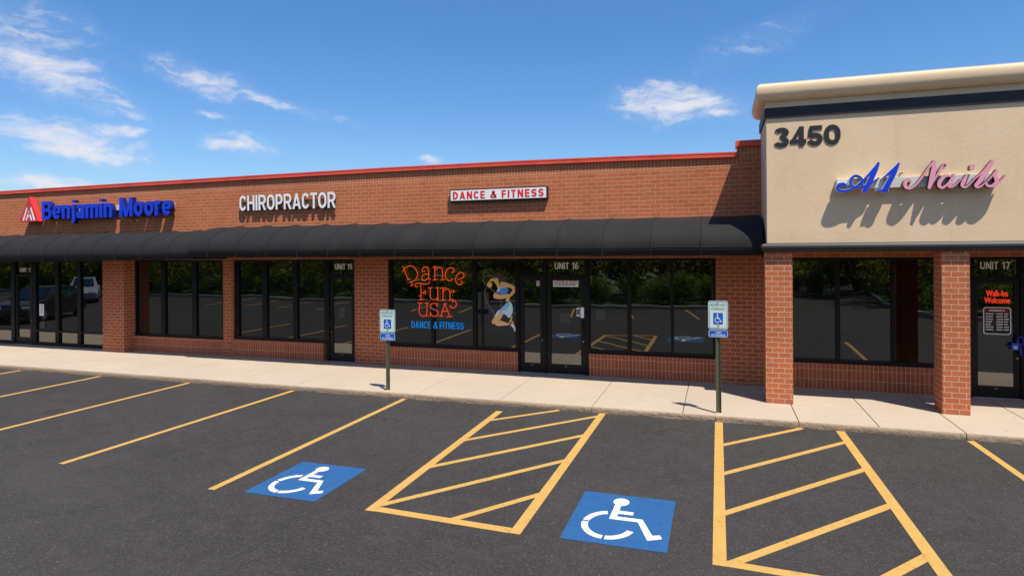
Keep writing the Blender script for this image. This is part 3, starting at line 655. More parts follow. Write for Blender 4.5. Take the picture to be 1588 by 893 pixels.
# ------------------------------------------------------------------ setting: ground
W = 13.85          # face of the brick wall
G = 13.97          # glass plane, set back in the wall
KB = 0.105         # top of the sidewalk
KY = 11.15         # face of the kerb
mb = MB(); mb.add([(-400, -400, 0), (400, -400, 0), (400, 400, 0), (-400, 400, 0)], [(0, 1, 2, 3)])
struct(mb.build('asphalt_lot', M_ASPH))
# sidewalk slabs with tooled joints, rough kerb face below
mb = MB()
joints = [-36, -32.4, -28.9, -25.4, -21.8, -18.3, -15.0, -12.3, -10.2, -8.57, -5.70, -3.95, -2.18, -.60, 1.235, 2.40, 3.56, 4.75, 6.3, 8.2, 10.5]
for a, b in zip(joints, joints[1:]):
    g = .006
    for (y0, y1) in ((KY + .012, 12.32), (12.32, 14.6)):
        mb.bbox(a + g, b - g, y0 + (.004 if y0 > 12 else 0), y1 - (.004 if y1 < 13 else 0), .0, KB, .009)
sw = mb.build('sidewalk', M_CONC); struct(sw)
mb = MB()
kj = [-36, -31, -26, -21.5, -17, -13.2, -10.4, -8.57, -6.30, -5.70, -2.18, -.06, 1.235, 3.56, 5.9, 8.2, 10.5]
rng = random.Random(3)
for a, b in zip(kj, kj[1:]):
    n = max(4, int((b - a) / .11)); vs = []; rows = [(0, 0), (.035, -.004), (.07, -.003), (.094, .004), (KB - .003, .014)]
    for i in range(n + 1):
        x = a + .006 + (b - a - .012) * i / n
        for (z, dy) in rows: vs.append((x, KY + dy + (rng.uniform(-.008, .008) if 0 < z < .09 else 0), z))
    k = len(rows)
    mb.add(vs, [(i * k + j, (i + 1) * k + j, (i + 1) * k + j + 1, i * k + j + 1) for i in range(n) for j in range(k - 1)], 0, True)
    mb.add([vs[j] for j in range(k)] + [(a + .006, KY + .03, 0), (a + .006, KY + .03, KB - .003)], [(0, 1, 2, 3, 4, 6, 5)])
    mb.add([vs[n * k + j] for j in range(k)] + [(b - .006, KY + .03, 0), (b - .006, KY + .03, KB - .003)], [(5, 6, 4, 3, 2, 1, 0)])
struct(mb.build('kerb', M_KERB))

# ------------------------------------------------------------------ brick storefront
def lerp_z(x, tab):
    if x <= tab[0][0]: return tab[0][1]
    for (a, za), (b, zb) in zip(tab, tab[1:]):
        if x <= b: return za + (zb - za) * (x - a) / (b - a)
    return tab[-1][1]
XL = -34.0
XT = .395          # start of the taller end pier
XS = .855          # stucco block begins
TOP = [(-34, 4.87), (-21.73, 4.948), (-16.5, 4.985), (-11.74, 5.008), (-7.83, 5.022), (-4.45, 5.012), (-2, 4.985), (.395, 4.946)]
stations = [-34, -29, -25, -21.73, -19, -16.5, -14, -11.74, -9.8, -7.83, -6.1, -4.45, -3.2, -2, -.8, XT]
tz = [lerp_z(x, TOP) for x in stations]
bs = thing('brick_storefront', (-10, W, 0), 'long low brick storefront with red metal coping and dark tinted windows', 'shop building')
SZ = 4.655
mb = MB(); mb.strip(stations, [2.745] * len(stations), [SZ] * len(stations), W, W + .3)
mb.box(XT, XS, W, W + .3, 2.745, 4.84)
mb.build('upper_wall', M_BRICK, bs)
mb = MB(); mb.strip(stations, [SZ] * len(stations), [z - .105 for z in tz], W, W + .3)
mb.build('soldier_course', M_SOLD, bs)
mb = MB(); mb.box(XT, XS, W, W + .3, 4.84, 5.055); mb.build('soldier_course', M_SOLD, bs)
mb = MB(); mb.strip(stations[:-1] + [XT - .003], [z - .108 for z in tz], tz, W - .05, W + .36)
mb.strip(stations[:-1] + [XT - .003], [z - .030 for z in tz], [z - .022 for z in tz], W - .056, W - .045)
mb.build('coping', M_RED, bs)
mb = MB(); mb.box(XT - .03, XS - .003, W - .05, W + .36, 5.05, 5.172); mb.build('coping', M_RED, bs)
mb = MB(); mb.box(XL, XS, W + .3, 30, 4.2, 4.35); mb.build('roof', M_ROOF, bs)
mb = MB(); mb.box(XL, XL + .3, W + .3, 29.7, 0, 4.6).box(XL, XS, 29.7, 30, 0, 4.6); mb.build('rear_wall', M_BRICK, bs)

def pier(x0, x1, y0=W, z1=2.745, parent=bs):
    p = MB(); p.bbox(x0, x1, y0, W + .45, KB - .002, z1, .004); return p.build('pier', M_PIER, parent)
pier(-17.0, -16.18, 13.55); pier(-12.93, -12.60); pier(-8.778, -7.836); pier(-.05, 1.235)
pier(-25.4, -24.6, 13.55)

def sill(x0, x1, z1, parent=bs, y0=W):
    p = MB(); p.bbox(x0, x1, y0, W + .4, KB - .002, z1 - .062, .003)
    o = p.build('sill_wall', M_SILL, parent)
    q = MB(); q.bbox(x0 - .0, x1, y0 - .012, W + .4, z1 - .060, z1, .004); q.build('sill_cap', M_SILL, o)
sill(-16.18, -12.93, .545); sill(-12.60, -9.74, .575); sill(-7.836, -4.445, .575); sill(-2.765, -.05, .61)

prng = random.Random(11)
def pane(mbname, x0, x1, z0, z1, parent, y=G):
    p = MB(); a, b = prng.uniform(-.003, .003), prng.uniform(-.003, .003); c = prng.uniform(-.003, .003)
    p.add([(x0, y + a, z0), (x1, y + b, z0), (x1, y + b + c, z1), (x0, y + a + c, z1), (x0, y + .012 + a, z0), (x1, y + .012 + b, z0), (x1, y + .012 + b + c, z1), (x0, y + .012 + a + c, z1)],
          [(0, 1, 2, 3), (5, 4, 7, 6), (0, 4, 5, 1), (1, 5, 6, 2), (2, 6, 7, 3), (3, 7, 4, 0)])
    return p.build(mbname, M_GLASS, parent)

def window(edges, z0, z1, parent, rails=(), sillh=.075):
    """edges: pairs of glass x-limits; frame bars fill what lies between"""
    f = MB(); X0, X1 = edges[0][0], edges[-1][1]
    yf0, yf1 = G - .055, G + .07
    f.bbox(edges[0][0], edges[-1][1], yf0 - .01, yf1, z0, z0 + sillh, .005)
    f.bbox(edges[0][0], edges[-1][1], yf0, yf1, z1 - .055, z1, .005)
    bars = [(edges[0][0], edges[0][1])] + [(edges[i][0], edges[i][1]) for i in range(1, len(edges))]
    for a, b in edges: f.bbox(a, b, yf0 + .001, yf1, z0 + sillh + .001, z1 - .056, .004)
    for r in rails:
        for (a, b), (c, d) in zip(edges, edges[1:]): f.bbox(b + .001, c - .001, yf0 + .004, yf1 - .004, r - .03, r + .03, .004)
    w = f.build('window', M_FRAME, parent)
    for (a, b), (c, d) in zip(edges, edges[1:]):
        pane('pane', b - .01, c + .01, z0 + sillh - .01, z1 - .05, w)
    return w

# each list: the frame bars, left to right
win_a = window([(-16.34, -16.15), (-15.21, -15.06), (-14.08, -13.93), (-13.03, -12.92)], .545, 2.745, bs)
win_b = window([(-12.62, -12.47), (-11.68, -11.53), (-10.70, -10.56), (-9.73, -9.64)], .575, 2.745, bs)
win_c = window([(-7.85, -7.755), (-6.68, -6.59), (-5.585, -5.485), (-4.51, -4.445)], .575, 2.745, bs)
win_d = window([(-2.768, -2.745), (-1.914, -1.828), (-.982, -.920), (-.116, -.045)], .61, 2.745, bs)
# full-height shopfront, unit 13
win_l1 = window([(-24.62, -24.5), (-23.45, -23.33), (-22.4, -22.28), (-21.37, -21.26)], KB, 2.745, bs, rails=(.55,), sillh=.09)
win_l2 = window([(-20.40, -20.27), (-19.43, -19.28), (-18.50, -18.35), (-17.02, -16.97)], KB, 2.745, bs, rails=(.55,), sillh=.09)
win_l3 = window([(-33.8, -33.6), (-31.8, -31.6), (-29.8, -29.6), (-27.6, -27.4), (-25.5, -25.38)], .575, 2.745, bs)
sill(-34, -25.4, .575)

def door(x0, x1, parent, z1=2.315, hinge='l', name='door', trans=True, label=None, handle=True, gl=.095):
    """glazed aluminium door leaf with kick rail, pull handle, threshold; transom above"""
    z0 = KB + .018
    d = MB(); y0, y1 = G - .03, G + .03
    rb, rt = .20, .075
    d.bbox(x0, x0 + gl, y0, y1, z0, z1, .004).bbox(x1 - gl, x1, y0, y1, z0, z1, .004)
    d.bbox(x0 + gl + .001, x1 - gl - .001, y0 + .001, y1, z0, z0 + rb, .004).bbox(x0 + gl + .001, x1 - gl - .001, y0 + .001, y1, z1 - rt, z1, .004)
    o = d.build('door', M_DOOR, parent)
    pane('pane', x0 + gl - .01, x1 - gl + .01, z0 + rb - .01, z1 - rt + .01, o)
    t = MB(); t.bbox(x0, x1, G - .10, G + .03, KB, KB + .014, .003); t.build('threshold', M_SILVER, o)
    if handle:
        hx = x1 - gl * .5 if hinge == 'l' else x0 + gl * .5
        k = MB(); k.tube([(hx, y0, .96), (hx, y0 - .055, .96), (hx, y0 - .055, 1.26), (hx, y0, 1.26)], .012, 8)
        k.build('handle', M_HANDLE, o)
        k = MB(); k.tube([(hx, y0 + .004, .86), (hx, y0 - .006, .86)], .014, 10); k.build('lock', M_SILVER, o)
        k = MB(); k.bbox((x0 + x1) / 2 - .022, (x0 + x1) / 2 + .022, y0 - .004, y0 + .004, z0 + .155, z0 + .165, .002); k.build('badge', M_SILVER, o)
    return o

def transom(x0, x1, parent, z0=2.315, z1=2.745, text=None, tx=None, tz_=None):
    f = MB(); y0, y1 = G - .055, G + .07
    f.bbox(x0, x1, y0 + .001, y1, z0 + .003, z0 + .062, .004).bbox(x0, x1, y0 + .001, y1, z1 - .055, z1 - .001, .004)
    f.bbox(x0, x0 + .02, y0 + .002, y1, z0 + .01, z1 - .01, .004).bbox(x1 - .02, x1, y0 + .002, y1, z0 + .01, z1 - .01, .004)
    o = f.build('transom', M_FRAME, parent)
    pane('pane', x0, x1, z0 + .055, z1 - .05, o)
    if text: block_text(text, tx[0], tx[1], tz_[0], tz_[1], G - .012, .004, M_UNIT, 'unit_number', o, t=.17)
    return o
def post(x0, x1, parent, z1=2.745):
    p = MB(); p.bbox(x0, x1, G - .06, G + .07, KB, z1, .004); return p.build('door_jamb', M_FRAME, parent)

post(-21.258, -21.20, bs); post(-20.455, -20.402, bs)
door(-21.195, -20.46, bs, hinge='l'); transom(-21.198, -20.457, bs, 2.23, text='UNIT 13', tx=(-21.03, -20.50), tz_=(2.375, 2.505))
post(-9.638, -9.58, bs); post(-8.83, -8.772, bs)
door(-9.575, -8.835, bs, hinge='r'); transom(-9.578, -8.832, bs, text='UNIT 15', tx=(-9.43, -8.91), tz_=(2.48, 2.625))
post(-4.443, -4.405, bs); post(-3.818, -3.764, bs); post(-2.85, -2.772, bs)
door(-4.40, -3.823, bs, hinge='l'); transom(-4.403, -3.82, bs)
door(-3.759, -2.855, bs, hinge='l', gl=.105); transom(-3.762, -2.852, bs, text='UNIT 16', tx=(-3.565, -3.01), tz_=(2.497, 2.65))

# ------------------------------------------------------------------ stucco storefront (end block)
ss = thing('stucco_storefront', (4.5, 12.34, 0), 'tall beige stucco storefront block on brick columns with rolled cornice', 'shop building')
C = 12.34; XE = 9.4
mb = MB(); mb.bbox(XS, XE, C, 14.0, 2.99, 5.62, .006); mb.build('stucco_wall', M_STUCCO, ss)
mb = MB(); mb.box(XS + .02, XE - .02, C + .03, 14.0, 2.87, 2.988); mb.build('soffit', M_SOFFIT, ss)
mb = MB(); mb.bbox(XS - .03, XE + .03, C - .03, C - .001, 5.30, 5.487, .004).bbox(XS - .03, XS - .001, C + .001, 13.9, 5.30, 5.487, .004)
mb.build('band', M_BAND, ss)
def sweep(prof, xa, xb, yf, yb, mb, m=0, smooth=True):
    """profile (offset, z) swept along left side, front and right side with mitred corners"""
    rows = []
    for o, z in prof: rows.append([(xa - o, yb, z), (xa - o, yf - o, z), (xb + o, yf - o, z), (xb + o, yb, z)])
    # split each run so shading stays crisp at the mitres
    for k in range(3):
        vs = []; n = len(rows)
        for r in rows: vs += [r[k], r[k + 1]]
        mb.add(vs, [(2 * i, 2 * i + 1, 2 * i + 3, 2 * i + 2) for i in range(n - 1)], m, smooth)
    mb.add([r[0] for r in rows], [tuple(range(len(rows)))], m); mb.add([r[3] for r in rows], [tuple(range(len(rows)))[::-1]], m)
prof = [(a, b) for a, b in spline([(.0, 5.60), (.04, 5.604), (.105, 5.635), (.152, 5.70), (.166, 5.775), (.160, 5.85), (.132, 5.892), (.09, 5.905)], 4)] + [(-.02, 5.906), (-.25, 5.906)]
mb = MB(); sweep(prof, XS, XE, C, 14.0, mb); mb.build('cornice', M_STUCCO, ss)
mb = MB(); sweep([(.085, 5.900), (.112, 5.896), (.112, 5.918), (.0, 5.924), (-.2, 5.922)], XS, XE, C, 14.0, mb, smooth=False); mb.build('flashing', M_STEEL, ss)
mb = MB(); mb.box(XS + .2, XE - .2, C + .2, 14.0, 5.62, 5.868); mb.build('roof', M_ROOF, ss)
prof = [(.0, 2.862)] + [(.02 + .075 * math.cos(a), 2.945 + .078 * math.sin(a)) for a in [R(-90 + 18 * i) for i in range(11)]] + [(.0, 3.024)]
mb = MB(); sweep(prof, XS - .01, XE, C, 13.84, mb); mb.build('trim_tube', M_TRIM, ss)
for x0, x1 in ((.82, 1.278), (3.596, 4.0), (6.40, 6.80), (9.0, 9.38)):
    p = MB(); p.bbox(x0, x1, C + .0, C + .42, KB - .002, 2.868, .005); p.build('brick_column', M_COLUMN, ss)
mb = MB(); mb.box(1.236, XE, W, W + .3, 2.746, 2.868); mb.build('lintel', M_BRICK, ss)
mb = MB(); mb.box(XS + .003, XE, 14.003, 14.3, 2.87, 4.84).box(XE - .3, XE, 14.3, 29.7, 0, 4.6).box(XS + .003, XE, 29.7, 30, 0, 4.6); mb.build('rear_wall', M_BRICK, ss)
mb = MB(); mb.box(XS + .003, XE, 14.3, 29.7, 4.2, 4.35); mb.build('roof', M_ROOF, ss)
pier(4.14, 4.50, parent=ss); pier(5.40, 5.75, parent=ss); pier(9.0, 9.4, parent=ss)
sill(1.237, 4.139, .625, ss); sill(5.751, 8.999, .625, ss)
win_e = window([(1.24, 1.31), (2.229, 2.312), (3.208, 3.275), (4.10, 4.17)], .625, 2.745, ss)
win_f = window([(5.74, 5.82), (6.8, 6.88), (7.9, 7.98), (8.92, 9.01)], .625, 2.745, ss)
post(4.495, 4.552, ss); post(5.305, 5.41, ss)
door17 = door(4.557, 5.30, ss, hinge='l', gl=.085)
transom(4.554, 5.303, ss, text='UNIT 17', tx=(4.695, 5.165), tz_=(2.51, 2.65))

# ------------------------------------------------------------------ awnings
def awning(x0, x1, zt, zv, zb, depth, ribs, label):
    """barrel awning; zt, zv, zb are (left, right) heights of top edge, valance seam, valance hem"""
    t = thing('awning', ((x0 + x1) / 2, W, zt[0]), label, 'awning', 'black barrel awnings over the shopfronts')
    L = lambda p, x: p[0] + (p[1] - p[0]) * (x - x0) / (x1 - x0)
    xs = []
    rb = [x0] + [r for r in ribs if x0 + .05 < r < x1 - .05] + [x1]
    for a, b in zip(rb, rb[1:]):
        k = 8
        xs += [(a + (b - a) * i / k, math.sin(math.pi * i / k)) for i in range(k)]
    xs.append((x1, 0)); NA = 18
    def pt(x, sag, a, grow=0):
        q = (1 - .020 * sag + grow)
        return (x, W - .002 - (depth * q) * math.sin(a), L(zv, x) + (L(zt, x) - L(zv, x)) * q * math.cos(a))
    m1 = MB(); vs = [pt(x, s, math.pi / 2 * j / NA) for x, s in xs for j in range(NA + 1)]
    m1.add(vs, [(i * (NA + 1) + j, (i + 1) * (NA + 1) + j, (i + 1) * (NA + 1) + j + 1, i * (NA + 1) + j + 1) for i in range(len(xs) - 1) for j in range(NA)], 0, True)
    # underside so the canopy has a body
    vs = [pt(x, s, math.pi / 2 * j / NA, -.02) for x, s in xs for j in range(NA + 1)]
    m1.add(vs, [(i * (NA + 1) + j, i * (NA + 1) + j + 1, (i + 1) * (NA + 1) + j + 1, (i + 1) * (NA + 1) + j) for i in range(len(xs) - 1) for j in range(NA)], 0, True)
    m1.build('canopy', M_FABRIC, t)
    m2 = MB(); vs = []
    for i, (x, s) in enumerate(xs):
        y = W - .002 - depth * (1 - .012 * s); w = .006 * math.sin(i * 1.7) 
        vs += [(x, y, L(zv, x)), (x, y - .004 - w * .6, L(zb, x) + .003 * math.sin(i * .9)), (x, y + .012, L(zv, x)), (x, y + .012, L(zb, x) + .003 * math.sin(i * .9))]
    fs = []
    for i in range(len(xs) - 1):
        a, b = 4 * i, 4 * i + 4
        fs += [(a, a + 1, b + 1, b), (a + 2, b + 2, b + 3, a + 3), (a + 1, a + 3, b + 3, b + 1)]
    m2.add(vs, fs, 0, True); m2.build('valance', M_FABRIC, t)
    m3 = MB(); m3.tube([(x, W - .004 - depth * (1 - .012 * s), L(zv, x)) for x, s in xs], .006, 6); m3.build('hem_seam', M_FABRIC, t)
    for r in rb[1:-1]:
        q = MB(); q.tube([pt(r, 0, math.pi / 2 * j / NA, .006) for j in range(NA + 1)] + [(r, W - depth - .010, L(zb, r))], .010, 6)
        q.build('seam', M_FABRIC, t)
    for x in (x0, x1):
        e = MB(); ring = [pt(x, 0, math.pi / 2 * j / NA) for j in range(NA + 1)] + [(x, W - depth, L(zb, x)), (x, W - .002, L(zb, x))]
        dx = .012 if x == x0 else -.012
        n = len(ring); v2 = ring + [(p[0] + dx, p[1], p[2]) for p in ring]
        e.add(v2, [tuple(range(n)), tuple(range(2 * n - 1, n - 1, -1))] + [(i, (i + 1) % n, n + (i + 1) % n, n + i) for i in range(n)]); e.build('end_panel', M_FABRIC, t)
    fr = MB(); fr.tube([(x0 + .05, W - depth + .03, L(zb, x0) + .02), (x1 - .05, W - depth + .03, L(zb, x1) + .02)], .014, 6); fr.build('front_bar', M_HANDLE, t)
    return t
awning(-12.81, .80, (3.632, 3.622), (2.985, 2.962), (2.815, 2.803), 1.30, [-12.2, -11.3, -10.41, -9.52, -8.66, -7.80, -6.90, -5.97, -5.02, -4.08, -3.16, -2.21, -1.26, -.31],
       'higher black barrel awning over unit 15 and unit 16, ending at the stucco block')
awning(-33.5, -12.80, (3.515, 3.553), (2.86, 2.925), (2.66, 2.768), 1.20, [-33.5 + .905 * i for i in range(1, 23)],
       'lower black barrel awning at the left end, below the blue letters')

# ------------------------------------------------------------------ facade signs
def letter_sign(root, glyphs, face, side, name='letter'):
    """channel letters: each glyph a part with a face and its returns"""
    for vs, fs in glyphs:
        q = MB(); q.add(vs, fs)
        o = q.build(name, [face, side], root)
        if side is not face:
            for p in o.data.polygons: p.material_index = 0 if p.normal.y < -.9 else 1

# blue letters with red triangle
t = thing('channel_letter_sign', (-17, W, 3.95), 'large royal blue raised letters beside a red triangle emblem on the brick parapet', 'sign')
YF = 13.62; DP = .14
letter_sign(t, block_fit('Benjamin', -19.55, -16.70, 3.99, 4.535, YF, DP, t=.195, k=1.02, gap=.085), M_BLUE, M_BLUEDK)
letter_sign(t, block_fit('Moore', -16.42, -14.50, 4.0, 4.545, YF, DP, t=.195, k=1.02, gap=.085), M_BLUE, M_BLUEDK)
mb = MB(); mb.flat([(-20.50, 3.94), (-19.66, 3.94), (-20.06, 4.70)], YF - .02, DP + .03); tri = mb.build('emblem', M_REDPL, t)
mb = MB(); yy = YF - .024
cx = -20.07
for (dx, dz, k) in ((0, 0, 1.0),):
    for off in (0.0,):
        ribbon(mb, [(cx - .235, 3.99), (cx - .075, 4.36), (cx, 4.20), (cx + .075, 4.36), (cx + .235, 3.99)], .030, yy, .004, smooth=False)
        ribbon(mb, [(cx - .115, 3.99), (cx - .04, 4.15), (cx, 4.07), (cx + .04, 4.15), (cx + .115, 3.99)], .026, yy + .0006, .004, smooth=False)
mb.build('monogram', M_WHITE, tri)
mb = MB(); mb.bbox(-19.4, -14.58, YF + DP, W - .005, 4.20, 4.34, .006); mb.build('raceway', M_STEEL, t)
for x in (-20.3, -19.8):
    mb = MB(); mb.bbox(x - .04, x + .04, YF + DP + .012, W - .002, 4.05, 4.12, .004); mb.build('bracket', M_STEEL, t)

t = thing('channel_letter_sign', (-10.75, W, 4.05), 'white raised capital letters spelling CHIROPRACTOR on the brick parapet', 'sign')
letter_sign(t, block_fit('CHIROPRACTOR', -12.26, -9.25, 4.06, 4.468, 13.745, .045, t=.165, k=1.0, gap=.095), M_WHITE, M_RETURN)
mb = MB(); mb.bbox(-12.2, -9.3, 13.79, W - .003, 4.10, 4.30, .004); mb.build('raceway', M_RACE, t)  # bar made taller so its shadow fills in solid below the letters

t = thing('box_sign', (-4.875, W, 4.1), 'white box sign with red capital letters and black housing above the awning', 'sign')
mb = MB(); mb.bbox(-6.09, -3.665, 13.755, W - .002, 4.098, 4.398, .012); mb.build('housing', M_BLACKBX, t)
mb = MB(); mb.bbox(-6.06, -3.70, 13.748, 13.760, 4.128, 4.368, .003); fc = mb.build('face_panel', M_WHITE, t)
block_text('DANCE & FITNESS', -6.0, -3.755, 4.160, 4.338, 13.744, .005, M_REDTXT, 'lettering', fc, t=.20, k=.98, gap=.20)

t = thing('address_number', (1.5, C, 4.76), 'black street number 3450 fixed on the beige stucco', 'numerals')
letter_sign(t, block_fit('3450', .985, 2.075, 4.762, 5.118, C - .014, .011, t=.225, k=1.2, gap=.045), M_NUM, M_NUM, 'numeral')

# script letters on a raceway
t = thing('channel_letter_sign', (3.1, C, 3.95), 'script sign with blue A1 and pink Nails on a white raceway', 'sign')
mb = MB(); mb.bbox(1.995, 4.37, 12.25, C - .002, 3.955, 4.135, .006); mb.build('raceway', M_STEEL, t)
mb = MB(); mb.tube([(2.98, C, 4.15), (2.98, 12.28, 4.19), (3.02, 12.26, 4.215)], .022, 8); mb.build('floodlight', M_STEEL, t)
SX, SZ0 = 1.98, 3.9
groups = {}
for g, pts in SCRIPT_STROKES: groups.setdefault(g, []).append([(a + SX, b + SZ0, w * .80) for a, b, w in pts])
for gi, (g, strokes) in enumerate(groups.items()):
    blue = g in ('A', 'one')
    face, edge = MB(), MB()
    for k, s in enumerate(strokes):
        ribbon(face, s, 0, 12.145 + .0012 * k + .0005 * gi, .012, 0)
        ribbon(edge, s, 0, 12.158 + .0012 * k + .0005 * gi, .085, .007 if blue else .005)
    o = edge.build('letter', M_STEEL if blue else M_PINKDK, t)
    face.build('letter_face', M_BLUE if blue else M_PINK, o)
# ------------------------------------------------------------------ pavement markings
def line_pts(x0, y0, x1, y1, w):
    dx, dy = x1 - x0, y1 - y0; l = math.hypot(dx, dy); nx, ny = -dy / l * w / 2, dx / l * w / 2
    return [(x0 + nx, y0 + ny), (x1 + nx, y1 + ny), (x1 - nx, y1 - ny), (x0 - nx, y0 - ny)]
def stall_line(x, x2, y2, label, w=.1, y1=KY - .03):
    p = MB(); p.ground(line_pts(x, y1, x2, y2, w), .004)
    return tag(p.build('parking_line', M_YEL, base=(x, y1, 0)), label, 'road marking', 'yellow parking stall lines')
stall_line(-5.93, -5.96, 6.16, 'yellow stall line left of the blue symbol that lies nearer the left edge')
stall_line(-8.56, -8.70, 6.3, 'yellow stall line second to the left of the left-hand blue symbol')
stall_line(-11.36, -11.4, 6.2, 'yellow stall line starting at the kerb below the window of unit 15')
stall_line(-14.05, -14.05, 6.2, 'yellow stall line starting at the kerb below the first brick pier')
stall_line(-16.75, -16.75, 6.2, 'short visible yellow stall line farthest left at the kerb')
stall_line(3.60, 3.75, 6.2, 'yellow stall line at the right edge, in front of the unit 17 door column')

def aisle(pieces, label):
    p = MB(); base = pieces[0][:2]
    for i, (x0, y0, x1, y1, w) in enumerate(pieces):
        if i >= 3:      # hatch bars run under the border lines
            l = math.hypot(x1 - x0, y1 - y0); ex, ey = (x1 - x0) / l * .07, (y1 - y0) / l * .07
            x0, y0, x1, y1 = x0 - ex, y0 - ey, x1 + ex, min(y1 + ey, KY - .02)
        p.ground(line_pts(x0, y0, x1, y1, w), .0050 + .0004 * i if i < 3 else .0042, .0035)
    return tag(p.build('access_aisle', M_YEL, base=(base[0], base[1], 0)), label, 'road marking', 'hatched access aisles')
aisle([(-3.80, 10.75, -3.745, 6.18, .12), (-1.98, 11.12, -2.01, 6.12, .12), (-3.68, 6.245, -2.075, 6.175, .12),
       (-3.735, 10.15, -2.83, 11.11, .085), (-3.73, 8.95, -2.045, 10.90, .085), (-3.72, 7.70, -2.05, 9.70, .09), (-3.665, 6.42, -2.06, 8.45, .09), (-2.74, 6.27, -2.07, 7.17, .09)],
      'yellow hatched aisle between the two blue accessible symbols')
aisle([(-.005, 11.12, -.005, 6.06, .125), (1.835, 11.12, 1.90, 6.06, .125), (.058, 6.12, 1.835, 6.02, .12),
       (.06, 9.85, 1.23, 11.12, .085), (.06, 8.59, 1.765, 10.47, .085), (.06, 7.30, 1.78, 9.24, .09), (.15, 6.19, 1.80, 8.02, .10), (1.25, 6.10, 1.82, 6.78, .10)],
      'yellow hatched aisle at the right, in front of the stucco block')

def isa_shapes(fx, put):
    """wheelchair figure in metres on a 1.05 x 1.28 board, origin bottom-left; fx maps to a caller's polygon sink"""
    c, n = (.462, 1.07), 22
    put([(c[0] + .090 * math.cos(2 * math.pi * i / n), c[1] + .105 * math.sin(2 * math.pi * i / n)) for i in range(n)])
    put([(.405, .975), (.475, .975), (.475, .825), (.635, .825), (.635, .745), (.475, .745), (.475, .668), (.745, .668), (.882, .315), (.955, .345), (.982, .27), (.845, .19), (.705, .59), (.40, .59)])
    cc = (.42, .445)
    def arc(a0, a1, r0x, r0y, r1x, r1y):
        k = 14; A = [R(a0 + (a1 - a0) * i / k) for i in range(k + 1)]
        put([(cc[0] + r0x * math.cos(a), cc[1] + r0y * math.sin(a)) for a in A] + [(cc[0] + r1x * math.cos(a), cc[1] + r1y * math.sin(a)) for a in reversed(A)])
    arc(104, 172, .285, .345, .215, .265); arc(178, 266, .285, .345, .215, .265); arc(272, 342, .285, .345, .215, .265)
def symbol(x0, y0, x1, y1, label):
    p = MB(); p.ground([(x0, y0), (x1, y0), (x1, y1), (x0, y1)], .004)
    b = tag(p.build('accessible_parking_symbol', M_BLUEP, base=((x0 + x1) / 2, (y0 + y1) / 2, 0)), label, 'road marking', 'blue accessible parking symbols')
    q = MB(); kx, ky = (x1 - x0) / 1.05, (y1 - y0) / 1.28
    isa_shapes(None, lambda pts: q.ground([(x0 + a * kx, y0 + c * ky) for a, c in pts], .0075, .002))
    q.build('wheelchair_figure', M_WHITEP, b)
symbol(-5.51, 6.215, -4.50, 7.365, 'blue painted wheelchair square in the left accessible stall, left of the middle hatching')
symbol(-1.545, 6.165, -.485, 7.465, 'blue painted wheelchair square in the right accessible stall, between the two hatched aisles')

# ------------------------------------------------------------------ accessible parking sign posts
def rounded(x0, x1, z0, z1, r, n=5):
    pts = []
    for cx, cz, a0 in ((x1 - r, z1 - r, 0), (x0 + r, z1 - r, 90), (x0 + r, z0 + r, 180), (x1 - r, z0 + r, 270)):
        pts += [(cx + r * math.cos(R(a0 + 90 * i / n)), cz + r * math.sin(R(a0 + 90 * i / n))) for i in range(n + 1)]
    return pts
def ring(mb, outer, inner, y, d):
    n = len(outer); vs = [(x, y, z) for x, z in outer] + [(x, y, z) for x, z in inner] + [(x, y + d, z) for x, z in outer] + [(x, y + d, z) for x, z in inner]
    fs = []
    for i in range(n):
        j = (i + 1) % n
        fs += [(i, j, n + j, n + i), (2 * n + i, 3 * n + i, 3 * n + j, 2 * n + j), (i, 2 * n + i, 2 * n + j, j), (n + i, n + j, 3 * n + j, 3 * n + i)]
    mb.add(vs, fs)
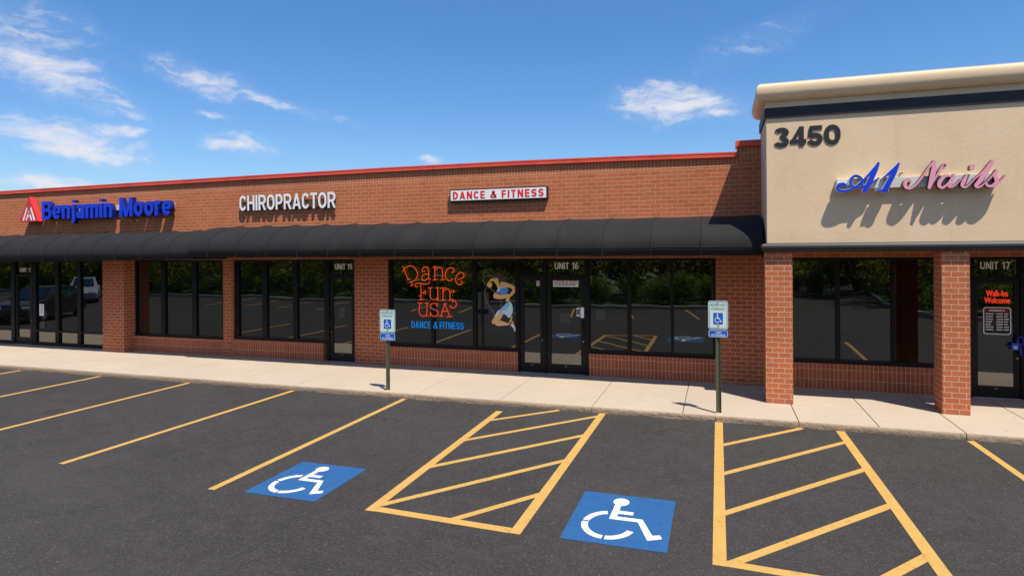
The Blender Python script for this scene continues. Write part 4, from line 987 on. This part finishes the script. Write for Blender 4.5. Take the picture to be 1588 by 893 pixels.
def sign_post(px, py, x0, x1, z0, z1, p0, p1, label):
    t = thing('parking_sign', (px, py, KB), label, 'parking sign', 'accessible parking signs on the sidewalk edge')
    # U-channel post with a row of holes
    prof = [(-.044, 0), (-.034, 0), (-.026, .022), (.026, .022), (.034, 0), (.044, 0), (.044, .006), (.036, .006), (.028, .029), (-.028, .029), (-.036, .006), (-.044, .006)]
    n = len(prof); vs = [(px + a, py + b, z) for z in (KB - .03, z1 - .012) for a, b in prof]
    q = MB(); q.add(vs, [tuple(range(n))[::-1], tuple(range(n, 2 * n))] + [(i, (i + 1) % n, n + (i + 1) % n, n + i) for i in range(n)])
    pst = q.build('post', M_POST, t)
    h = MB(); z = KB + .12
    while z < p0 - .03: h.tube([(px, py + .0215, z), (px, py + .0195, z)], .0055, 8); z += .05
    h.build('bolt_holes', M_INK, pst)
    h = MB(); h.tube([(px, py + .01, KB), (px, py + .01, KB + .012)], [.075, .05], 12); h.build('base_grout', M_CONC, t)
    y = py - .003; w = x1 - x0; hh = z1 - z0
    q = MB(); q.flat(rounded(x0, x1, z0, z1, .035), y, .003); pan = q.build('sign_panel', M_PANEL, t)
    q = MB(); ring(q, rounded(x0, x1, z0, z1, .035), rounded(x0 + .009, x1 - .009, z0 + .009, z1 - .009, .028), y - .0012, .0011)
    q.build('panel_edge', M_OUT, pan)
    q = MB(); ring(q, rounded(x0 + .014, x1 - .014, z0 + .014, z1 - .014, .026), rounded(x0 + .022, x1 - .022, z0 + .022, z1 - .022, .02), y - .0012, .0011)
    q.build('panel_border', M_TEAL, pan)
    lettering('RESERVED', x0 + .12 * w, x1 - .12 * w, z1 - .195 * hh, z1 - .095 * hh, y - .0013, .001, M_TEAL, 'lettering', pan, bold=.012, spacing=1.05)
    lettering('PARKING', x0 + .17 * w, x1 - .17 * w, z1 - .335 * hh, z1 - .235 * hh, y - .0013, .001, M_TEAL, 'lettering', pan, bold=.012, spacing=1.05)
    bx0, bx1, bz0, bz1 = x0 + .26 * w, x1 - .26 * w, z0 + .17 * hh, z0 + .575 * hh
    q = MB(); q.flat(rounded(bx0, bx1, bz0, bz1, .008), y - .0015, .0013); sq = q.build('symbol_square', M_SBLUE, pan)
    q = MB(); kx, kz = (bx1 - bx0) / 1.05, (bz1 - bz0) / 1.28
    isa_shapes(None, lambda pts: q.flat([(bx0 + (.525 + (a - .54) * .88) * kx, bz0 + (.06 + c * .93) * kz) for a, c in pts], y - .0030, .0013))
    q.build('wheelchair_figure', M_WHITE, pan)
    q = MB(); q.flat([(px_ - .0 + (x0 + x1) / 2, z0 + dz) for px_, dz in ((-.028, .048), (.028, .048), (0, .072))], y - .0013, .001); q.build('arrow', M_TEAL, pan)
    for zz in (z1 - .028, z0 + .03):
        q = MB(); q.tube([((x0 + x1) / 2, y - .006, zz), ((x0 + x1) / 2, y, zz)], .009, 8); q.build('bolt', M_SILVER, t)
    q = MB(); q.flat(rounded(x0 + .006, x1 - .006, p0, p1, .025), y, .003); pl = q.build('plaque', M_SBLUE, t)
    q = MB(); ring(q, rounded(x0 + .006, x1 - .006, p0, p1, .025), rounded(x0 + .016, x1 - .016, p0 + .010, p1 - .010, .018), y - .0012, .0011); q.build('plaque_edge', M_OUT, pl)
    ph = p1 - p0
    lettering('VAN', x0 + .36 * w, x1 - .36 * w, p0 + .55 * ph, p0 + .80 * ph, y - .0013, .001, M_WHITE, 'lettering', pl, bold=.012)
    lettering('ACCESSIBLE', x0 + .14 * w, x1 - .14 * w, p0 + .18 * ph, p0 + .43 * ph, y - .0013, .001, M_WHITE, 'lettering', pl, bold=.012)
    return t
sign_post(-6.375, 11.26, -6.551, -6.200, 1.285, 1.752, 1.128, 1.272, 'shorter accessible parking sign on an olive post, left of the dance window')
sign_post(-.004, 11.29, -.167, .157, 1.552, 2.038, 1.416, 1.536, 'taller accessible parking sign on an olive post, left of the stucco block')

# ------------------------------------------------------------------ things stuck to the glass
YG = G - .009
mb = MB()
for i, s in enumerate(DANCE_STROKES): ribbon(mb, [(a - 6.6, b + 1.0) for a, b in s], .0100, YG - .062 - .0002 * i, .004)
w1 = tag(mb.build('glowing_lettering', M_ORANGE, base=(-6.5, G, 1.4)), 'orange hand-drawn letters with added glow reading Dance Fun USA on the dark window', 'neon sign')
mb = MB()
for i, s in enumerate(SWOOSH_STROKES): ribbon(mb, [(a - 6.6, b + 1.0) for a, b in s], .008, YG - .072 - .0003 * i, .002)
mb.build('swoosh', M_GREYV, w1)
tag(block_text('DANCE & FITNESS', -7.205, -5.81, 1.048, 1.213, YG - .062, .004, M_SKYV, 'glowing_lettering', base=(-6.5, G, 1.05), t=.15, k=.88, gap=.10),
    'bright blue capital letters with added glow under the orange lettering on the window', 'neon sign')
dn = thing('dancer_decal', (-4.85, G, 1.05), 'window picture of a jumping woman with skipping rope in blue shorts', 'window decal')
mats = dict(hair=M_HAIR, head=M_YSKIN, hand=M_YSKIN, back=M_SKIN, top=M_TOPB, trim=M_SKIRT, arm=M_SKIN, forearm=M_SKIN, hip=M_SKIN, skirt=M_SKIRT, shorts=M_SHORT, cuff=M_SKIRT, thigh=M_SKIN, shin=M_SKIN, calf=M_YSKIN, shoe=M_WHITE)
order = ['back', 'head', 'hand', 'hair', 'arm', 'top', 'trim', 'forearm', 'hip', 'calf', 'shoe', 'thigh', 'skirt', 'shorts', 'cuff', 'shin']
names = dict(hair='hair', head='face', hand='hand', back='back', top='sports_top', trim='top_trim', arm='arm', forearm='waist', hip='hip', skirt='shorts', shorts='shorts_fold', cuff='shorts_cuff', thigh='thigh', shin='shin', calf='foot', shoe='shoe')
def closed(pts, st=4):
    n = len(pts); out = []
    for i in range(n):
        p0, p1, p2, p3 = pts[i - 1], pts[i], pts[(i + 1) % n], pts[(i + 2) % n]
        for j in range(st):
            t = j / st
            out.append(tuple(.5 * (2 * p1[c] + (p2[c] - p0[c]) * t * .75 + (2 * p0[c] - 5 * p1[c] + 4 * p2[c] - p3[c]) * t * t + (3 * p1[c] - p0[c] - 3 * p2[c] + p3[c]) * t ** 3) if False else
                             (2 * t ** 3 - 3 * t * t + 1) * p1[c] + (t ** 3 - 2 * t * t + t) * .4 * (p2[c] - p0[c]) + (-2 * t ** 3 + 3 * t * t) * p2[c] + (t ** 3 - t * t) * .4 * (p3[c] - p1[c]) for c in range(2)))
    return out
for i, k in enumerate(order):
    poly = [(a - 4.95, b + 1.0) for a, b in DANCER[k]]
    q = MB(); q.flat(closed(poly), YG - .003 - .0008 * i, .0007); o = q.build(names[k], mats[k], dn)
q = MB()
for i, s in enumerate(ROPE_STROKES): ribbon(q, [(a - 4.95, b + 1.0) for a, b in s], .0075, YG - .002 - .0002 * i, .001)
q.build('skipping_rope', M_ROPEV, dn)

def sheet(name, x0, x1, z0, z1, mt, y=YG - .002, parent=None, base=True):
    q = MB(); q.bbox(x0, x1, y, y + .002, z0, z1, .0004)
    return q.build(name, mt, parent, None if parent else ((x0 + x1) / 2, G, z0))
o = tag(sheet('door_sticker', -3.605, -3.015, 2.095, 2.285, M_PAPER), 'white sticker with red lettering at the top of the right glass door of unit 16', 'sticker')
lettering('DANCE FUN', -3.575, -3.05, 2.185, 2.268, YG - .0035, .001, M_REDTXT, 'lettering', o, bold=.02)
q = MB()
for k in range(6): q.flat([(-3.57 + .085 * k, 2.135), (-3.505 + .085 * k, 2.135), (-3.505 + .085 * k, 2.155), (-3.57 + .085 * k, 2.155)], YG - .0035, .001)
q.flat([(-3.575, 2.167), (-3.05, 2.167), (-3.05, 2.175), (-3.575, 2.175)], YG - .0036, .001)
q.build('small_print', M_INK, o)
tag(sheet('notice', -3.45, -3.21, 1.27, 1.495, M_GPAPER), 'faint grey paper notice inside the right door of unit 16', 'notice')
o = tag(sheet('door_sticker', -3.052, -2.990, 1.43, 1.625, M_PAPER, G - .035), 'narrow white sticker with dark symbol on the frame edge of unit 16 door', 'sticker')
q = MB(); q.flat([(-3.043, 1.47), (-2.999, 1.47), (-2.999, 1.59), (-3.043, 1.59)], G - .037, .001); q.build('print', M_INK, o)
o = tag(sheet('door_label', -2.965, -2.885, 1.40, 1.635, M_PAPER, G - .036), 'plain white label on the black stile above the pull handle of unit 16', 'label')
o = tag(sheet('door_sticker', -4.00, -3.885, 2.11, 2.225, M_PAPER), 'small square white sticker high on the narrow left door of unit 16', 'sticker')
q = MB(); q.flat([(-3.985, 2.175), (-3.90, 2.175), (-3.90, 2.205), (-3.985, 2.205)], YG - .0035, .001).flat([(-3.985, 2.125), (-3.92, 2.125), (-3.92, 2.145), (-3.985, 2.145)], YG - .0035, .001); q.build('print', M_REDTXT, o)
tag(sheet('notice', -9.30, -9.12, 1.24, 1.52, M_GPAPER), 'dim grey paper taped inside the glass door of unit 15', 'notice')
o = tag(sheet('notice', -2.62, -2.40, 1.36, 1.60, M_GPAPER), 'dim grey paper inside the window right of the unit 16 doors', 'notice')
o = tag(sheet('notice', -20.17, -19.97, 1.02, 1.38, M_PAPER), 'pale notice taped low in the shopfront beside the unit 13 door', 'notice')
q = MB()
for k in range(4): q.flat([(-20.14, 1.32 - .07 * k), (-20.0, 1.32 - .07 * k), (-20.0, 1.335 - .07 * k), (-20.14, 1.335 - .07 * k)], YG - .0035, .001)
q.build('print', M_INK, o)
tag(sheet('notice', -20.15, -19.92, .62, .84, M_GPAPER), 'dim lower paper in the shopfront beside the unit 13 door', 'notice')

o = tag(lettering('Walk-Ins', 4.785, 5.125, 2.005, 2.115, YG - .01, .008, M_NEON, 'glowing_lettering', base=(4.95, G, 1.87), bold=.004, ref='Wk'), 'glowing red lettering in the glass door of unit 17', 'neon sign')
lettering('Welcome', 4.755, 5.155, 1.875, 1.985, YG - .01, .008, M_NEON, 'lettering', o, bold=.004, ref='Wl')
# opening hours board
hb = thing('hours_board', (4.95, G, 1.30), 'black opening hours board with red header and white edge on the unit 17 door', 'hours board')
q = MB(); q.flat(rounded(4.735, 5.175, 1.29, 1.80, .045), YG - .003, .003); q.build('edge', M_WHITE, hb)
q = MB(); q.flat(rounded(4.752, 5.158, 1.307, 1.783, .034), YG - .0045, .0014); q.build('board', M_BOARD, hb)
q = MB(); q.flat([(4.758, 1.70), (5.152, 1.70), (5.152, 1.755), (5.12, 1.778), (4.79, 1.778), (4.758, 1.755)], YG - .0058, .0012); hd = q.build('header', M_CRIM, hb)
q = MB(); hr = random.Random(5); x = 4.83
while x < 5.07:
    w_ = hr.uniform(.012, .03); q.flat([(x, 1.727), (x + w_, 1.727), (x + w_, 1.75), (x, 1.75)], YG - .0070, .001); x += w_ + .007
q.build('header_print', M_PAPER, hd)
q = MB()
for r_ in range(7):
    z = 1.665 - r_ * .049
    for (a, b) in ((4.775, 4.775 + hr.uniform(.08, .13)), (4.945, 5.045), (5.065, 5.065 + hr.uniform(.05, .075))):
        x = a
        while x < b:
            w_ = hr.uniform(.012, .028); q.flat([(x, z), (min(x + w_, b), z), (min(x + w_, b), z + .021), (x, z + .021)], YG - .0058, .001); x += w_ + .005
q.build('print', M_PAPER, hb)
# blue lockbox with its strap
lk = thing('lockbox', (5.25, 13.88, 1.05), 'blue lockbox hanging from the pull handle of unit 17', 'lockbox')
q = MB(); q.bbox(5.15, 5.255, 13.865, 13.925, 1.02, 1.15, .012); q.build('body', M_SBLUE, lk)
q = MB(); q.bbox(5.17, 5.235, 13.858, 13.866, 1.045, 1.10, .004); q.build('keypad', M_OUT, lk)
q = MB(); q.tube([(5.285 + .05 * math.sin(2 * math.pi * i / 14), 13.872, 1.20 + .075 * math.cos(2 * math.pi * i / 14)) for i in range(15)], .012, 8); q.build('shackle', M_BLUE, lk)
q = MB(); q.tube([(5.262, 13.88, 1.12), (5.29, 13.872, 1.05), (5.28, 13.872, .98), (5.30, 13.875, .93)], .014, 8).tube([(5.15, 13.88, 1.08), (5.10, 13.89, 1.09)], .010, 8); q.build('strap', M_BLUE, lk)

# ------------------------------------------------------------------ the far side of the lot, seen in the windows
isl = [(-70, -9.5), (-36, -6.0), (-27, -5.2), (-20, -4.6), (-12, -4.1), (-6, -4.0), (2.2, -4.2), (3.4, -5.2), (3.6, -12), (3.0, -70), (-70, -70)]
mb = MB(); mb.ground(isl, .13, .13); struct(mb.build('grass_verge', M_GRASS))
mb = MB()
isl2 = [(8.6, -1.6), (14, -1.2), (40, -1.0), (60, -30), (12, -40), (8.0, -8)]
mb.ground(isl2, .13, .13); struct(mb.build('grass_verge', M_GRASS))
def kerb_along(pts):
    k = MB()
    for (a, b), (c, d) in zip(pts, pts[1:]): k.ground(line_pts(a, b, c, d, .16), .16, .16)
    return struct(k.build('far_kerb', M_CONC))
kerb_along(isl[:10]); kerb_along(isl2[:3] ); kerb_along([isl2[0], isl2[5], isl2[4]])
k_ = 0
for i, x in enumerate([-28.6, -25.9, -23.2, -20.5, -17.8, -15.1, -12.4, -9.7, -7.0, -4.3, -1.6, 1.1]):
    y0 = -4.0 - max(0, (-12 - x)) * .07
    p = MB(); p.ground(line_pts(x, y0 + .25, x + .8, y0 + 4.6, .1), .004)
    tag(p.build('parking_line', M_YEL, base=(x, y0, 0)), 'yellow stall line along the hedge side of the lot, seen only as a reflection', 'road marking', 'yellow parking stall lines')

def leaf_cloud(rad, n_cl, n_lf, ls, rng, flat=1.0, cl_r=.3, lumps=None, shell=.55):
    """foliage as many small leaf faces gathered in clumps through an uneven volume"""
    q = MB(); lumps = lumps or [((0, 0, 0), 1.0)]
    for _ in range(n_cl):
        (lx, ly, lz), lr = rng.choice(lumps)
        d = Vector((rng.gauss(0, 1), rng.gauss(0, 1), rng.gauss(0, 1))).normalized()
        r = lr * (shell + (1 - shell) * rng.random()) if rng.random() < .8 else lr * rng.random()
        c = Vector((lx + d.x * r, ly + d.y * r, lz + d.z * r * flat)) * 1.0
        c = Vector((c.x * rad, c.y * rad, c.z * rad))
        for _ in range(n_lf):
            e = Vector((rng.gauss(0, 1), rng.gauss(0, 1), rng.gauss(0, .8))) * cl_r * .5
            p = c + e
            u = Vector((rng.gauss(0, 1), rng.gauss(0, 1), rng.gauss(0, 1))).normalized(); v = u.orthogonal().normalized(); w = u.cross(v)
            s_ = ls * rng.uniform(.6, 1.3)
            q.add([p - v * s_, p + w * s_ * .55, p + v * s_, p - w * s_ * .55], [(0, 1, 2, 3)])
    return q
def tree_proto(seed, h, rad, leafm, label):
    rg = random.Random(seed); t = thing('tree', (0, 0, 0), label, 'tree', 'trees beyond the lot')
    q = MB(); q.tube([(0, 0, -.1), (.04, .02, h * .12), (-.03, .06, h * .3), (.05, .0, h * .55), (0, 0, h * .85)], [.30, .22, .19, .13, .04], 10); q.build('trunk', M_BARK, t)
    ends = []
    for k in range(9):
        a = k * 2.4 + rg.random(); z0 = h * (.14 + .05 * k); L_ = rad * rg.uniform(.55, .85)
        p = [(0, 0, z0), (math.cos(a) * L_ * .5, math.sin(a) * L_ * .5, z0 + h * .06), (math.cos(a) * L_, math.sin(a) * L_, z0 + h * .13)]
        q = MB(); q.tube(p, [.10, .06, .02], 6); q.build('limb', M_BARK, t); ends.append(p[2])
    lumps = [((e[0] / rad, e[1] / rad, (e[2] - h * .55) / rad), rg.uniform(.28, .42)) for e in ends] + [((0, 0, (h * .30) / rad), .5), ((.2, -.1, 0), .55), ((-.25, .2, .1), .5)]
    # a skirt of low foliage
    lumps += [((math.cos(a) * .62, math.sin(a) * .62, (h * .22 - h * .55) / rad + rg.uniform(-.04, .08)), .30) for a in [i * .9 for i in range(7)]]
    q = leaf_cloud(rad, 150, 32, .15, rg, .85, .7, lumps)
    q.v = [(x, y, z + h * .55) for x, y, z in q.v]
    q.build('crown', leafm, t); return t
def copy_tree(o, loc, rz, s, label):
    r = o.copy(); col.objects.link(r); r.location = loc; r.rotation_euler = (0, 0, rz); r.scale = (s, s, s); r['label'] = label
    for ch in o.children:
        c = ch.copy(); col.objects.link(c); c.parent = r
    return r
p1 = tree_proto(1, 9.5, 4.2, M_LEAF, 'broad tree beyond the hedge, nearest behind the camera'); p2 = tree_proto(2, 8.0, 3.6, M_LEAF2, 'yellow green tree beyond the hedge, nearest the lot entrance')
spots = [(-33, -12, 0), (-29, -10.5, 1), (-24, -11.5, 0), (-19.5, -10, 1), (-15, -10.5, 0), (-11, -11.5, 1), (-7.2, -10.2, 0), (-3.2, -11.4, 1), (.6, -10.6, 0), (10.5, -9, 1), (15, -7.5, 0), (20, -9, 1), (9, -20, 0), (4, -26, 1), (-40, -15, 1), (-2, -20, 0), (-13, -21, 0), (-23, -21, 1), (-32, -22, 0), (25, -14, 0), (-38, -8.5, 0), (-42.5, -10, 1), (-47, -9, 0), (-52, -11, 1), (-57, -10, 0), (-63, -12, 1), (-50, -19, 0), (-60, -21, 0), (-70, -16, 0), (6.5, -19.5, 0), (1.5, -17, 1), (11.5, -16, 0), (14.5, -18, 1), (18, -17, 0)]
for i, (x, y, k) in enumerate(spots):
    src = p1 if k == 0 else p2
    lab = '%s tree beyond the lot, reflected in the dark shop windows' % ('dark green broad' if k == 0 else 'yellow green')
    if i == 0: p1.location = (x, y, .1); p1['label'] = lab; continue
    if i == 1: p2.location = (x, y, .1); p2['label'] = lab; continue
    copy_tree(src, (x, y, .1), i * 1.3, .85 + .3 * ((i * 37) % 10) / 10, lab)
def bush_proto(seed, rad, leafm):
    rg = random.Random(seed)
    lumps = [((rg.uniform(-.5, .5), rg.uniform(-.35, .35), rg.uniform(-.1, .25)), rg.uniform(.45, .6)) for _ in range(7)]
    q = leaf_cloud(rad, 110, 34, .055, rg, .95, .28, lumps, .7)
    q.v = [(x, y, max(.02, z + rad * .55)) for x, y, z in q.v]
    return q.build('hedge_shrub', leafm)
HB = 'clipped green shrub along the far kerb, reflected in the dark shop windows'
b1 = tag(bush_proto(21, 1.15, M_HEDGE), HB, 'shrub', 'shrubs along the far kerb')
b2 = tag(bush_proto(22, 1.0, M_HEDGE), HB, 'shrub', 'shrubs along the far kerb')
first = {0: True, 1: True}
hs = []
x = -64.0; i = 0
while x < 2.6:
    hs.append((x, -5.6 - max(0, (-12 - x)) * .075 - .35 * (i % 3), i % 2)); x += 1.45; i += 1
hs += [(9.4, -3.0, 0), (10.8, -2.7, 1), (12.3, -2.9, 0), (13.9, -2.6, 1), (15.5, -2.8, 0), (9.2, -5.0, 1), (9.5, -7, 0), (17.2, -2.7, 1), (4.2 - 1.6, -8, 0), (2.4, -11, 1)] + [(3.2 + 1.4 * j, -16 - .3 * (j % 2), j % 2) for j in range(7)] + [(2.5, -13.5, 0), (8.9, -9.5, 1), (9.6, -12, 0), (18.8, -2.9, 0), (20.4, -2.6, 1)]
for i, (x, y, k) in enumerate(hs):
    src = b1 if k == 0 else b2
    if first[k]: o = src; first[k] = False
    else: o = src.copy(); col.objects.link(o)
    o.location = (x, y, .12); o.rotation_euler = (0, 0, i * 1.7); s_ = .85 + .35 * ((i * 53) % 10) / 10; o.scale = (s_, s_, s_ * (1.0 + .25 * ((i * 29) % 7) / 7))

# parked cars mirrored in the left shopfront
def car(loc, rz, paintm, label):
    t = thing('parked_car', loc, label, 'car', 'cars parked in the lot')
    Mx = Matrix.Translation(Vector(loc)) @ Matrix.Rotation(rz, 4, 'Z')
    def put(q, name, mt, par): q.v = [tuple(Mx @ Vector(p)) for p in q.v]; o = q.build(name, mt, par); return o
    side = [(-2.25, .32), (-2.28, .62), (-2.1, .88), (-1.35, .95), (1.1, .98), (2.0, .82), (2.25, .62), (2.22, .32), (1.75, .25), (-1.75, .25)]
    secs = [(-.86, .96), (-.80, 1.0), (.80, 1.0), (.86, .96)]
    q = MB(); n = len(side)
    vs = [(x * k, y, .25 + (z - .25) * (k if abs(y) > .82 else 1)) for y, k in secs for x, z in side]
    fs = [tuple(range(n)), tuple(range(3 * n, 4 * n))[::-1]] + [(r * n + i, r * n + (i + 1) % n, (r + 1) * n + (i + 1) % n, (r + 1) * n + i) for r in range(3) for i in range(n)]
    q.add(vs, fs, 0, False); body = put(q, 'body', paintm, t)
    cab = [(-1.95, .93), (-1.3, 1.42), (-.6, 1.50), (.25, 1.46), (1.15, .97)]
    q = MB(); vs = [(x, y * (.82 if z < 1 else .62), z) for y in (-1, 1) for x, z in cab]; n = len(cab)
    q.add(vs, [tuple(range(n)), tuple(range(n, 2 * n))[::-1]] + [(i, (i + 1) % n, n + (i + 1) % n, n + i) for i in range(n)]); put(q, 'cabin', paintm, t)
    for y in (-1, 1):
        for a in ([(-1.62, 1.0), (-1.18, 1.36), (-.55, 1.42), (-.45, 1.02)], [(-.37, 1.02), (-.46, 1.42), (.2, 1.39), (.85, 1.03)]):
            q = MB(); v2 = [(x, y * (.83 - (z - .97) * .385 + .006), z) for x, z in a] + [(x, y * (.83 - (z - .97) * .385 - .02), z) for x, z in a]
            q.add(v2, [(0, 1, 2, 3), (7, 6, 5, 4), (0, 4, 5, 1), (1, 5, 6, 2), (2, 6, 7, 3), (3, 7, 4, 0)]); put(q, 'side_window', M_GLASS, t)
    q = MB(); q.add([(1.12, -.68, 1.0), (1.12, .68, 1.0), (.32, .55, 1.44), (.32, -.55, 1.44), (1.15, -.68, 1.01), (1.15, .68, 1.01), (.35, .55, 1.45), (.35, -.55, 1.45)], [(0, 1, 2, 3), (4, 7, 6, 5), (0, 4, 5, 1), (1, 5, 6, 2), (2, 6, 7, 3), (3, 7, 4, 0)]); put(q, 'windscreen', M_GLASS, t)
    for x in (-1.38, 1.38):
        for y in (-.80, .80):
            q = MB(); q.tube([(x, y - .1, .33), (x, y + .1, .33)], .33, 18); wh = put(q, 'wheel', M_HANDLE, t)
            q = MB(); q.tube([(x, y - .108, .33), (x, y + .108, .33)], .20, 12); put(q, 'rim', M_SILVER, wh)
    for y in (-.6, .6):
        q = MB(); q.bbox(2.13, 2.235, y - .18, y + .18, .62, .74, .02); put(q, 'headlight', M_WHITE, t)
        q = MB(); q.bbox(-2.26, -2.16, y - .16, y + .16, .66, .82, .02); put(q, 'tail_light', M_REDPL, t)
    return t
M_CARB = pbr('black_car_paint', (.012, .012, .014), .25); M_CARS = pbr('silver_car_paint', (.35, .36, .37), .3, metal=.4)
car((-29.2, 7.6, 0), R(64), M_CARB, 'black car parked off to the left, reflected in the unit 13 shopfront')
car((-37.6, -.9, 0), R(40), M_CARS, 'silver car parked by the far hedge, reflected in the unit 13 shopfront')
